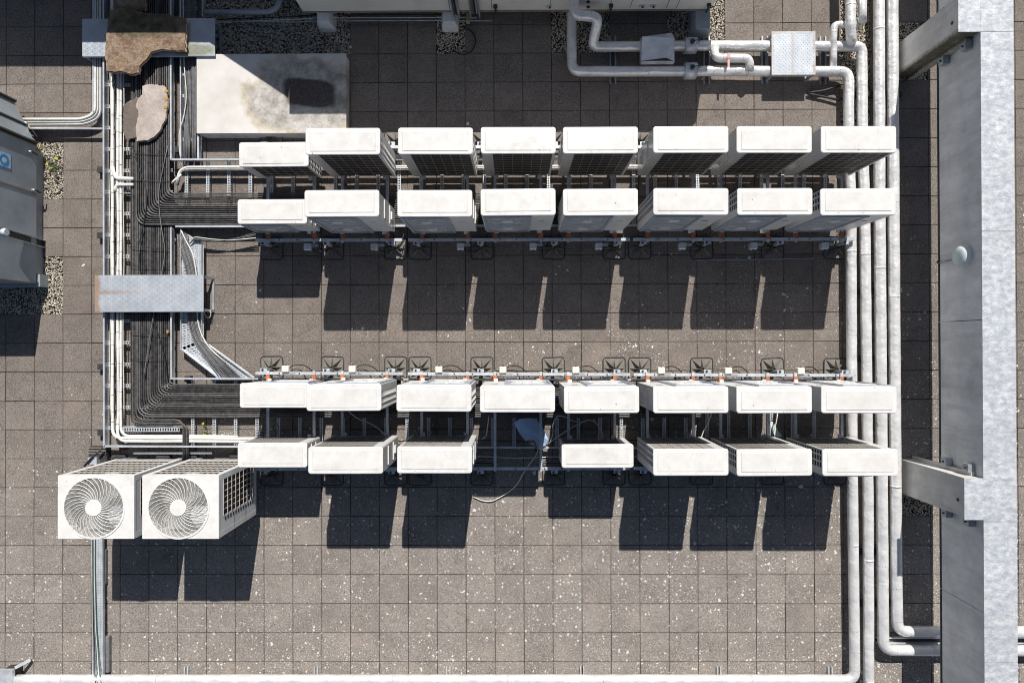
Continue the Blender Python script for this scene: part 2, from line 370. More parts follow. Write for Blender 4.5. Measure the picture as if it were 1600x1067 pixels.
# ---------------------------------------------------------------- mesh builder
class MB:
    def __init__(s): s.v = []; s.f = []; s.sm = []
    def add(s, vs, fs, smooth=False):
        b = len(s.v); s.v += [tuple(q) for q in vs]
        for f in fs: s.f.append(tuple(b+i for i in f)); s.sm.append(smooth)
        return s
    def box(s, x0, x1, y0, y1, z0, z1, rot=None):
        vs = [Vector((x, y, z)) for z in (z0, z1) for x, y in ((x0, y0), (x1, y0), (x1, y1), (x0, y1))]
        if rot: vs = [rot @ q for q in vs]
        return s.add(vs, [(3, 2, 1, 0), (4, 5, 6, 7), (0, 1, 5, 4), (1, 2, 6, 5), (2, 3, 7, 6), (3, 0, 4, 7)])
    def cbox(s, x0, x1, y0, y1, z0, z1, c):
        """box with chamfered top edge and vertical edges"""
        return s.layers(x0, x1, y0, y1, [(z0, 0), (z1-c, 0), (z1, c)], c, 1)
    def rrect(s, x0, x1, y0, y1, r, n):
        pts = []
        for cx, cy, a0 in ((x1-r, y1-r, 0), (x0+r, y1-r, 90), (x0+r, y0+r, 180), (x1-r, y0+r, 270)):
            for i in range(n+1):
                a = R(a0+90*i/n); pts.append((cx+r*math.cos(a), cy+r*math.sin(a)))
        return pts
    def layers(s, x0, x1, y0, y1, lay, r, n=3, smooth=False):
        rings = []
        for z, ins in lay:
            rr = max(r-ins*.6, r*.35)
            rings.append([(x, y, z) for x, y in s.rrect(x0+ins, x1-ins, y0+ins, y1-ins, rr, n)])
        k = len(rings[0]); vs = [q for g in rings for q in g]; fs = []
        for a in range(len(rings)-1):
            for i in range(k):
                j = (i+1) % k; fs.append((a*k+i, a*k+j, (a+1)*k+j, (a+1)*k+i))
        fs.append(tuple(range(k))[::-1]); fs.append(tuple((len(rings)-1)*k+i for i in range(k)))
        return s.add(vs, fs, smooth)
    def prism(s, pts, z0, z1, jitter=0.):
        """pts: list of (x,y), either winding"""
        ar = sum(pts[i][0]*pts[(i+1) % len(pts)][1]-pts[(i+1) % len(pts)][0]*pts[i][1] for i in range(len(pts)))
        if ar < 0: pts = pts[::-1]
        k = len(pts)
        vs = [(x+random.uniform(-jitter, jitter), y+random.uniform(-jitter, jitter), z0) for x, y in pts]+[(x, y, z1) for x, y in pts]
        fs = [tuple(range(k))[::-1], tuple(range(k, 2*k))]+[(i, (i+1) % k, k+(i+1) % k, k+i) for i in range(k)]
        return s.add(vs, fs)
    def beam(s, a, b, wd, ht, up=Vector((0, 0, 1))):
        a = Vector(a); b = Vector(b); d = (b-a).normalized()
        x = d.cross(up)
        if x.length < 1e-4: x = d.cross(Vector((0, 1, 0)))
        x.normalize(); y = x.cross(d).normalized()
        vs = [p+x*i*wd/2+y*j*ht/2 for p in (a, b) for i, j in ((-1, -1), (1, -1), (1, 1), (-1, 1))]
        return s.add(vs, [(0, 1, 2, 3), (7, 6, 5, 4), (4, 5, 1, 0), (5, 6, 2, 1), (6, 7, 3, 2), (7, 4, 0, 3)])
    def tube(s, pts, r, n=8, caps=True, wob=0.):
        pts = [Vector(p) for p in pts]; k = len(pts); rings = []; nrm = None
        for i, p in enumerate(pts):
            d = ((pts[min(i+1, k-1)]-p).normalized()+(p-pts[max(i-1, 0)]).normalized())
            if d.length < 1e-6: d = pts[min(i+1, k-1)]-pts[max(i-1, 0)]
            d.normalize()
            if nrm is None:
                nrm = d.cross(Vector((0, 0, 1)))
                if nrm.length < .1: nrm = d.cross(Vector((1, 0, 0)))
            nrm = (nrm-d*nrm.dot(d)).normalized(); bn = d.cross(nrm)
            rr = (r[i] if isinstance(r, (list, tuple)) else r)*(1+random.uniform(-wob, wob))
            rings += [p+(nrm*math.cos(2*math.pi*j/n)+bn*math.sin(2*math.pi*j/n))*rr for j in range(n)]
        fs = [(i*n+j, i*n+(j+1) % n, (i+1)*n+(j+1) % n, (i+1)*n+j) for i in range(k-1) for j in range(n)]
        b = len(s.v); s.add(rings, fs, True)
        if caps:
            s.f.append(tuple(b+j for j in range(n))[::-1]); s.sm.append(False)
            s.f.append(tuple(b+(k-1)*n+j for j in range(n))); s.sm.append(False)
        return s
    def disc(s, c, r, z0, z1, n=24, r2=None):
        r2 = r if r2 is None else r2
        vs = [(c[0]+rr*math.cos(2*math.pi*j/n), c[1]+rr*math.sin(2*math.pi*j/n), z) for rr, z in ((r, z0), (r2, z1)) for j in range(n)]
        fs = [tuple(range(n))[::-1], tuple(range(n, 2*n))]
        s.add(vs, fs); b = len(s.v)-2*n
        for j in range(n): s.f.append((b+j, b+(j+1) % n, b+n+(j+1) % n, b+n+j)); s.sm.append(True)
        return s
    def ring(s, c, r, t, z0, z1, n=40):
        vs = [(c[0]+rr*math.cos(2*math.pi*j/n), c[1]+rr*math.sin(2*math.pi*j/n), z) for rr, z in ((r-t, z0), (r+t, z0), (r+t, z1), (r-t, z1)) for j in range(n)]
        fs = [(a*n+j, a*n+(j+1) % n, ((a+1) % 4)*n+(j+1) % n, ((a+1) % 4)*n+j) for a in range(4) for j in range(n)]
        return s.add(vs, fs)
    def build(s, name, mat, parent=None, **props):
        me = bpy.data.meshes.new(name); me.from_pydata(s.v, [], s.f)
        me.polygons.foreach_set('use_smooth', s.sm); me.materials.append(M[mat]); me.update()
        o = bpy.data.objects.new(name, me); COL.objects.link(o)
        if parent: o.parent = parent
        for k, v in props.items(): o[k] = v
        return o
def rounded(pts, r, n=5):
    pts = [Vector(p) for p in pts]; out = [pts[0]]
    for i in range(1, len(pts)-1):
        a, b, c = pts[i-1], pts[i], pts[i+1]
        u = (a-b); v = (c-b); q = min(r, u.length*.49, v.length*.49)
        p0 = b+u.normalized()*q; p1 = b+v.normalized()*q
        for k in range(n+1):
            t = k/n; out.append(p0*(1-t)**2+b*2*t*(1-t)+p1*t*t)
    out.append(pts[-1]); return out
def subdiv(pts, step):
    out = [Vector(pts[0])]
    for a, b in zip(pts, pts[1:]):
        a = Vector(a); b = Vector(b); k = max(1, int((b-a).length/step))
        out += [a+(b-a)*(i/k) for i in range(1, k+1)]
    return out
def thing(name, label, cat, loc=(0, 0, 0), rz=0, group=None):
    o = bpy.data.objects.new(name, None); COL.objects.link(o); o.empty_display_size = .2
    o.location = loc; o.rotation_euler = (0, 0, rz); o['label'] = label; o['category'] = cat
    if group: o['group'] = group
    return o
def tag(o, label, cat, group=None):
    o['label'] = label; o['category'] = cat
    if group: o['group'] = group
    return o
def copy_tree(o, parent=None):
    c = o.copy(); COL.objects.link(c)
    if parent: c.parent = parent
    for ch in [q for q in KIDS.get(o.name, [])]: copy_tree(ch, c)
    return c
KIDS = {}
def index_kids():
    KIDS.clear()
    for q in bpy.data.objects:
        if q.parent: KIDS.setdefault(q.parent.name, []).append(q)

# ================================================================ SETTING: the deck, its pavers and gravel
deck = MB().box(-16, 16, -13, 13, -.30, -.050).build('roof_deck', 'membrane', kind='structure')
GRAVEL = set()
for i in (-17,): GRAVEL |= {(i, 4), (i, 5)}
for i in (-17, -18, -19, -20): GRAVEL |= {(i, 8), (i, 9)}
for i in range(-11, -6): GRAVEL |= {(i, -1), (i, 0)}
GRAVEL |= {(-3, -1), (-3, 0), (1, -1), (1, 0), (2, -1), (2, 0), (5, -1), (5, 0), (6, -1), (6, 0), (1, -2), (6, -2), (5, -2)}
GRAVEL |= {(13, 0), (13, 1), (13, 16)}
for k in range(-3, 4): GRAVEL.add((11, k))
pav = MB().cbox(-.2472, .2472, -.2475, .2475, -.048, 0, .004)
proto = pav.build('paver', 'paver_concrete', deck)
def covered(px, py):                  # how much of the slab the photograph shows
    for x0, y0, x1, y1 in ((365, 190, 1405, 360), (370, 590, 1405, 750), (155, 0, 315, 700), (307, 80, 545, 212), (1315, 0, 1405, 1067),
                           (1440, 0, 1580, 1067), (0, 150, 60, 450), (90, 700, 400, 842), (470, 0, 1110, 20)):
        if x0 < px < x1 and y0 < py < y1: return True
    return False
cells = []
for i in range(-26, 25):
    for k in range(-7, 31):
        if (i, k) in GRAVEL: continue
        cx, cy = PX*(i+.5), -PY*(k+.5-11)
        d = Vector((cx, cy, 0))-CAM_L; q = RM.transposed() @ d
        px, py = 800+1000*q.x/-q.z, 533.5-1000*q.y/-q.z
        vis = 0 < px < 1600 and 0 < py < 1067 and not covered(px, py)
        full = 22 < px < 1578 and 22 < py < 1045
        sc_ = (2 if vis else 0)+(1 if vis and full else 0)+(.5 if vis and py > 380 else 0)-abs(py-750)*.0003
        cells.append((-sc_, random.random(), cx, cy))
cells.sort(); rest = MB(); rv = random.Random(3)
for n_, (s_, _, cx, cy) in enumerate(cells):
    loc = (cx+rv.uniform(-.0022, .0022), cy+rv.uniform(-.0022, .0022), rv.uniform(-.005, .001)); rz = rv.uniform(-.005, .005)
    if n_ < 300:
        o = proto if n_ == 0 else proto.copy()
        if n_: COL.objects.link(o); o.parent = deck
        o.location = loc; o.rotation_euler = (rv.uniform(-.003, .003), rv.uniform(-.003, .003), rz)
    else:
        mtx = Matrix.Translation(loc) @ Matrix.Rotation(rz, 4, 'Z'); b = len(rest.v)
        rest.add([mtx @ Vector(v) for v in pav.v], pav.f)
rest.build('paver_field', 'paver_concrete', deck, kind='stuff')

def pebbles(name, cellset, seed, parent, label=None):
    rg = np.random.RandomState(seed); V = []; F = []; T = []
    ph = (1+5**.5)/2
    ico = np.array([(-1, ph, 0), (1, ph, 0), (-1, -ph, 0), (1, -ph, 0), (0, -1, ph), (0, 1, ph), (0, -1, -ph), (0, 1, -ph), (ph, 0, -1), (ph, 0, 1), (-ph, 0, -1), (-ph, 0, 1)])/1.9
    fi = [(0, 11, 5), (0, 5, 1), (0, 1, 7), (0, 7, 10), (0, 10, 11), (1, 5, 9), (5, 11, 4), (11, 10, 2), (10, 7, 6), (7, 1, 8), (3, 9, 4), (3, 4, 2), (3, 2, 6), (3, 6, 8), (3, 8, 9), (4, 9, 5), (2, 4, 11), (6, 2, 10), (8, 6, 7), (9, 8, 1)]
    for (i, k) in sorted(cellset):
        for _ in range(900):
            sz = rg.uniform(.006, .0155); s3 = sz*np.array([1, rg.uniform(.6, 1), rg.uniform(.5, .8)])
            a = rg.uniform(0, 6.28); c, s = math.cos(a), math.sin(a)
            v = ico*s3; v = np.stack([v[:, 0]*c-v[:, 1]*s, v[:, 0]*s+v[:, 1]*c, v[:, 2]], 1)
            v += [PX*(i+rg.uniform(0, 1)), -PY*(k+rg.uniform(0, 1)-11), rg.uniform(-.030, -.006)]
            b = len(V); V += v.tolist(); F += [(b+x, b+y, b+z) for x, y, z in fi]; T += [rg.uniform()]*20
    me = bpy.data.meshes.new(name); me.from_pydata(V, [], F); me.materials.append(M['pebbles'])
    at = me.attributes.new('tone', 'FLOAT', 'FACE'); at.data.foreach_set('value', T)
    o = bpy.data.objects.new(name, me); COL.objects.link(o); o.parent = parent; o['kind'] = 'stuff'
    return o
pebbles('gravel', GRAVEL, 5, deck)

def crumbs():
    rg = np.random.RandomState(11); m_ = MB()
    for _ in range(1500):
        i = rg.randint(-18, 18); k = rg.randint(-1, 23)
        near = rg.rand() < .6
        x = PX*(i+(rg.normal(0, .03) if near and rg.rand() < .5 else rg.rand())); y = -PY*(k-11+(rg.normal(0, .03) if near else rg.rand()))
        if rg.rand() > .35+.05*x-.02*y: continue
        s_ = rg.uniform(.003, .009); a = rg.uniform(0, 6)
        vs = [(x+s_*math.cos(a+j*1.5708)*(1 if j % 2 else .7), y+s_*math.sin(a+j*1.5708)*(1 if j % 2 else .7), .003) for j in range(4)]+[(x, y, .003+s_*.8), (x, y, -.002)]
        m_.add(vs, [(0, 1, 4), (1, 2, 4), (2, 3, 4), (3, 0, 4), (1, 0, 5), (2, 1, 5), (3, 2, 5), (0, 3, 5)])
    o = m_.build('loose_grit', 'pebbles', deck, kind='stuff')
    at = o.data.attributes.new('tone', 'FLOAT', 'FACE'); at.data.foreach_set('value', np.repeat(rg.uniform(.2, .8, len(m_.f)//8), 8))
crumbs()

# ---------------------------------------------------------------- parapet on the east side
ZW, ZG = 1.64, .645
wall = thing('parapet_wall', 'long grey concrete parapet wall with a zinc coping along the east edge', 'wall', P(1540, 533, 0))
wl = wall.location.copy()
def xy(px, py, z): q = P(px, py, z); return (q.x-wl.x, q.y-wl.y)
def inner(py): return 1535.0+(py-100)*.0062      # coping inner edge in the photograph
def outer(py): return 1583.5+(py-20)*.0068
ys = [-260, -130, 50, 360, 618, 815, 1034, 1180, 1330]
for a, b in zip([-260, 50, 500, 960], [49.2, 499, 959, 1330]):
    q = [xy(inner(a)+1, a, ZW), xy(inner(b)+1, b, ZW)]
    th = .38
    MB().prism([q[0], q[1], (q[1][0]+th, q[1][1]), (q[0][0]+th, q[0][1])], ZG, ZW-.012).build('panel', 'concrete_panel', wall)
    MB().box(q[0][0]-.012, q[0][0]-.001, q[1][1], q[0][1], ZG-.02, ZG+.012).build('drip_edge', 'dark_metal', wall)
seams = [-260, 49.5, 361.5, 815, 1034, 1330]
for a, b in zip(seams, seams[1:]):
    MB().prism([xy(inner(a)-2.5, a+.5, ZW), xy(inner(b)-2.5, b-.5, ZW), xy(outer(b), b-.5, ZW), xy(outer(a), a+.5, ZW)], ZW-.012, ZW).build('coping', 'zinc_coping', wall)
def post(name_lab, cx0, cx1, y0, y1, mat):
    t = thing('concrete_post', name_lab, 'post', P((cx0+cx1)/2, (y0+y1)/2, 0), 0, 'concrete posts carrying the parapet')
    l = t.location
    a = P(cx0+5, y0+1, ZW); b = P(cx1, y1-2, ZW)
    x0, x1, y_0, y_1 = a.x-l.x, b.x-l.x-.002, b.y-l.y, a.y-l.y
    c = .028
    MB().prism([(x0, y_0), (x1, y_0), (x1, y_1), (x0, y_1)], -.05, ZW-.014).build('shaft', mat, t)
    A = P(cx0, y0, ZW); B = P(cx1-2.5, y1, ZW)
    MB().box(A.x-l.x, B.x-l.x, B.y-l.y, A.y-l.y, ZW-.013, ZW+.002).build('cap', 'zinc_coping', t)
    ch = MB()                                    # narrow flange behind the front leaf on both sides
    ch.box(x0+.20, x1-.003, y_0-.055, y_0-.001, -.05, ZW-.20).box(x0+.20, x1-.003, y_1+.001, y_1+.055, -.05, ZW-.20)
    ch.build('flange', mat, t)
    for zz in (.92, 1.42):
        for sg in (-1, 1):
            yy = y_0-.055 if sg < 0 else y_1+.055
            o = MB().box(x1-.10, x1-.003, yy-.12 if sg < 0 else yy+.001, yy-.001 if sg < 0 else yy+.12, zz-.10, zz+.02).build('bracket', 'galvanised_dull', t)
            m2 = MB(); cy_ = yy+sg*.06
            m2.tube([(x1-.10, cy_, zz-.04), (x1-.122, cy_, zz-.04)], .014, 6); m2.build('bolt', 'dark_metal', o)
    h = MB().tube([(x0-.001, (y_0+y_1)/2-.06, 1.44), (x0-.008, (y_0+y_1)/2-.06, 1.44)], .026, 12).build('lifting_socket', 'dark_metal', t)
    return t
post('mossy stained concrete post at the north end of the parapet, brown streak down its face', 1497, inner(0), -10, 50, 'concrete_post_mossy')
post('clean grey concrete post of the parapet beside the south rows of heat pumps', 1506.5, inner(780), 747, 812, 'concrete_post')
# wall lamp
xw = P(inner(401)+1, 401, ZW).x
lp = thing('bulkhead_lamp', 'round white bulkhead lamp fixed to the inner face of the parapet', 'lamp', (xw, P(1514, 401, 1.2).y, 1.22))
def xdisc(prof, name, mat, par, n=28):
    vs = []; fs = []
    for dx, r in prof: vs += [(-dx, r*math.cos(2*math.pi*j/n), r*math.sin(2*math.pi*j/n)) for j in range(n)]
    for a in range(len(prof)-1): fs += [(a*n+j, a*n+(j+1) % n, (a+1)*n+(j+1) % n, (a+1)*n+j) for j in range(n)]
    fs.append(tuple((len(prof)-1)*n+j for j in range(n)))
    return MB().add(vs, fs, True).build(name, mat, par)
xdisc([(.001, .185), (.05, .185), (.062, .175)], 'base_ring', 'white_paint', lp)
xdisc([(.06, .165), (.085, .155), (.105, .12), (.115, .07), (.118, .02)], 'diffuser', 'lamp_glass', lp)
MB().tube([(-.02, -.01, -.18), (-.02, -.02, -.50), (-.02, -.03, -.56)], .012, 6).build('conduit', 'galvanised_dull', lp)
MB().tube([(-.012, 0, -.56), (-.04, -.02, -.565)], .022, 8).build('gland', 'dark_metal', lp)

# ================================================================ AIR HANDLING UNITS
a0 = P(473, 18, .30); a1 = P(1121, 18, .30)
ah = thing('air_handling_unit', 'large cream air handling unit on blocks along the north edge with black door handles', 'air handling unit', (a0.x, a0.y, 0))
L = a1.x-a0.x
MB().prism([(0, 0), (L-.16, 0), (L, .16), (L, 2.6), (0, 2.6)], .30, 2.04).build('casing', 'cream_casing', ah)
MB().box(-.03, L-.2, -.012, .05, .262, .298).build('base_rail', 'taupe_trim', ah)
for sx in (700, 767, 860, 955, 988, 1046, 1062):
    q = P(sx, 12, .6).x-a0.x
    MB().box(q, q+.012, -.006, -.001, .34, 1.98).build('panel_seam', 'taupe_trim', ah)
for sx, zz in ((774, .46), (955, .46), (1108, .46)):
    q = P(sx, 12, zz).x-a0.x
    o = MB().tube([(q, -.002, zz), (q, -.045, zz)], .035, 12).build('door_handle', 'dark_metal', ah)
    MB().box(q-.016, q+.016, -.060, -.040, zz-.17, zz+.03).build('lever', 'dark_metal', o)
for sx in (858, 1003, 1020):
    q = P(sx, 12, .42).x-a0.x
    o = MB().box(q-.05, q+.05, -.018, -.001, .40, .46).build('door_hinge', 'galvanised', ah)
    MB().tube([(q+.01, -.02, .43), (q+.01, -.045, .43)], .016, 8).build('hinge_pin', 'dark_metal', o)
for sx in (919, 918.5):
    pass
for zz in (.40, .56):
    q = P(919, 12, zz).x-a0.x
    MB().tube([(q, -.001, zz), (q, -.02, zz)], .028, 14).build('port_plug', 'dark_metal', ah)
for x_, wd in ((711, .12), (741, .17)):
    q = P(x_, 12, .5).x-a0.x
    o = MB().box(q-wd/2, q-wd/2+.02, -.10, -.002, .22, 1.95).box(q+wd/2-.02, q+wd/2, -.10, -.002, .22, 1.95).box(q-wd/2+.02, q+wd/2-.02, -.02, -.002, .22, 1.95).build('cable_riser', 'galvanised_dull', ah)
    for e in range(3):
        MB().tube([(q-.03+e*.03, -.05, 1.9), (q-.03+e*.03, -.05+.01*e, .24)], .011, 6).build('riser_cable', ('grey_cable', 'dark_cable', 'pale_cable')[e], o)
for x_ in (509, 703, 1094):
    b = P(x_, 44 if x_ < 1000 else 55, .10); wd = .15 if x_ < 1000 else .17
    m_ = MB().layers(b.x-a0.x-wd, b.x-a0.x+wd, b.y-a0.y-.02, b.y-a0.y+.55, [(-.03, 0), (.12, .01), (.262, .05)], .05, 3)
    m_.build('support_block', 'pale_slate_casing' if x_ > 1000 else 'block_plastic', ah)
# conduits and gas pipe clipped along its foot
for k, (yy, r, mt) in enumerate(((33, .012, 'galvanised_dull'), (28.5, .009, 'pale_cable'), (24, .010, 'dark_cable'))):
    p = [P(338, yy-1+(2 if k == 0 else 8), .12), P(470, yy+2, .12), P(490, yy, .12), P(690, yy-.5, .12), P(770 if k == 0 else 745, yy, .12)]
    tag(MB().tube(rounded(p, .1), r, 6).build('conduit', mt), ('galvanised conduit under the cream air handling unit, outermost of three', 'thin pale cable run under the cream air handling unit', 'dark cable run tight under the cream air handling unit')[k], 'conduit')
for x_ in (700, 731):
    q = P(x_, 27, .18); tag(MB().box(q.x-.03, q.x+.03, q.y-.08, q.y+.06, .10, .2).build('cable_gland', 'green_brass'), 'small green cable gland on the conduit, %s one of the pair' % ('west' if x_ == 700 else 'east'), 'fitting')
p = [P(320, 20, .16), P(424, 19, .16), P(437, 8, .16), P(440, -60, .16)]
tag(MB().tube(rounded(p, .16, 6), .045, 12).build('steel_pipe', 'galvanised_dull'), 'dull grey steel pipe bending up at the top edge west of the cream unit', 'pipe')

# unseen block beyond the north-west edge, shaped to throw the shadow across that corner
q0 = G(480, 7); q1 = G(361, -72); q2 = G(-260, -72); q3 = G(-260, -330); q4 = G(480, -330)
nw_shadow_block = thing('air_handling_unit', 'unseen tall block with a splayed end, shaped to cast the north-west corner shadow', 'air handling unit', (q1.x, q1.y, 0))
pl_ = [(q.x-q1.x, q.y-q1.y) for q in (q0, q1, q2, q3, q4)]
MB().prism(pl_, .30, 2.04).build('casing', 'cream_casing', nw_shadow_block)
MB().prism([(x*.98, y*.98+.05) for x, y in pl_], -.03, .299).build('base', 'dark_metal', nw_shadow_block)

# slate grey unit on the west edge
e0 = P(57, 228, .2); e1 = P(57, 443, .2)
sw = thing('air_handling_unit', 'dark slate air handling unit with a blue sign on the west edge', 'air handling unit', (e0.x, e1.y, 0))
D = e0.y-e1.y; ZT = 1.29
# three leaf panels on the east face, trims between
cut = [0, D*.335, D*.655, D]
for a, b in zip(cut, cut[1:]):
    MB().box(-.03, 0, a+.012, b-.012, .20, ZT-.03).build('door_panel', 'slate_casing', sw)
for c in cut:
    MB().box(-.035, .010, c-.012 if c else 0, c+.012 if c < D else D, .19, ZT).build('frame_post', 'taupe_trim', sw)
MB().box(-1.8, -.036, 0, D, .19, ZT).build('casing', 'slate_casing', sw)
MB().box(-1.8, .012, -.055, -.001, .02, .19).box(-1.8, -.04, .05, D-.05, -.03, .188).build('base_frame', 'pale_slate_casing', sw)
MB().box(-.05, .055, -.05, .16, -.03, .186).build('corner_foot', 'pale_slate_casing', sw)
h0 = P(22, 158, .2)
hx, hy = h0.x-e0.x, h0.y-e1.y
MB().prism([(0, D+.03), (hx, hy), (-1.8, hy+.02), (-1.8, D+.03)], .22, ZT-.02).build('intake_hood', 'pale_slate_casing', sw)
nx, ny = (D+.03-hy), hx; ln = math.hypot(nx, ny); ux, uy = hx/math.hypot(hx, hy-D-.03), (hy-D-.03)/math.hypot(hx, hy-D-.03)
for tt, wd in ((.0, .05), (.42, .02), (.97, .06)):
    l_ = math.hypot(hx, hy-D-.03)*tt
    px_, py_ = 0+ux*l_, D+.03+uy*l_
    MB().beam((px_+.012, py_+.012, .2), (px_+.012, py_+.012, ZT-.01), wd, .03, Vector((ux, uy, 0))).build('hood_seam', 'dark_metal', sw)
s_y = P(7, 251, .87).y-e1.y
o = MB().box(.001, .004, s_y-.12, s_y+.12, .76, 1.02).build('warning_sign', 'pale_blue', sw, label='square blue and white sign with a ring')
def xring(cx, cy, cz, r0, r1, nm, mt, par):
    n = 32; vs = [(cx, cy+r*math.cos(2*math.pi*j/n), cz+r*math.sin(2*math.pi*j/n)) for r in (r0, r1) for j in range(n)]
    vs += [(cx-.0015, y, z) for _, y, z in vs]
    fs = [(j, (j+1) % n, n+(j+1) % n, n+j) for j in range(n)]+[(2*n+j, 3*n+j, 3*n+(j+1) % n, 2*n+(j+1) % n) for j in range(n)]
    fs += [(n+j, n+(j+1) % n, 3*n+(j+1) % n, 3*n+j) for j in range(n)]
    return MB().add(vs, fs).build(nm, mt, par)
xring(.0058, s_y, .89, .055, .095, 'sign_ring', 'blue_sticker', o); xring(.0058, s_y, .89, .0, .040, 'sign_centre', 'pale_cable', o)
MB().box(.005, .0065, s_y-.12, s_y-.105, .76, 1.02).build('sign_border', 'blue_sticker', o)
def handle(px, py, zz, mat):
    q = P(px, py, zz); yy = q.y-e1.y
    o = MB().tube([(.001, yy, zz), (.05, yy, zz)], .018, 8).build('door_handle', mat, sw)
    MB().beam((.055, yy, zz), (.055, yy-.02, zz-.13), .025, .02, Vector((1, 0, 0))).build('lever', 'dark_metal', o)
handle(45, 237, .38, 'litter'); handle(44, 297, .30, 'galvanised')
b0 = P(63, 381, .05); b1 = P(4, 363, 1.0)
st = thing('stay_post', 'dark steel stay post with a white knob leaning along the slate unit', 'post', (b0.x, b0.y, 0))
v0 = Vector((0, 0, -.04)); v1 = b1-b0; v1.z = 1.0
MB().beam(v0, v1, .11, .012, Vector((1, 0, 0))).build('web', 'dark_metal', st)
for sg in (-1, 1): MB().beam(v0+Vector((.028, sg*.06, 0)), v1+Vector((.028, sg*.06, 0)), .010, .05, Vector((1, 0, 0))).build('channel_lip', 'galvanised', st)
MB().tube([v1+Vector((.0, 0, 0)), v1+Vector((.07, 0, .0))], .055, 14).build('knob', 'litter', st)

# ================================================================ PLINTH
p0 = P(307, 85, .25); p1 = P(541, 208, .25)
pb = thing('roof_plinth', 'pale roofing-covered plinth with a dark puddle stain beside the cable trays', 'plinth', (p0.x, p1.y, 0))
W_, D_ = p1.x-p0.x, p0.y-p1.y
MB().layers(0, W_, 0, D_, [(-.04, .012), (.215, .012), (.22, 0), (.246, 0), (.25, .004)], .012, 2).build('top_slab', 'plinth_roofing', pb)
MB().box(.06, W_-.02, .0, .010, -.03, .20).build('upstand', 'concrete_panel', pb)

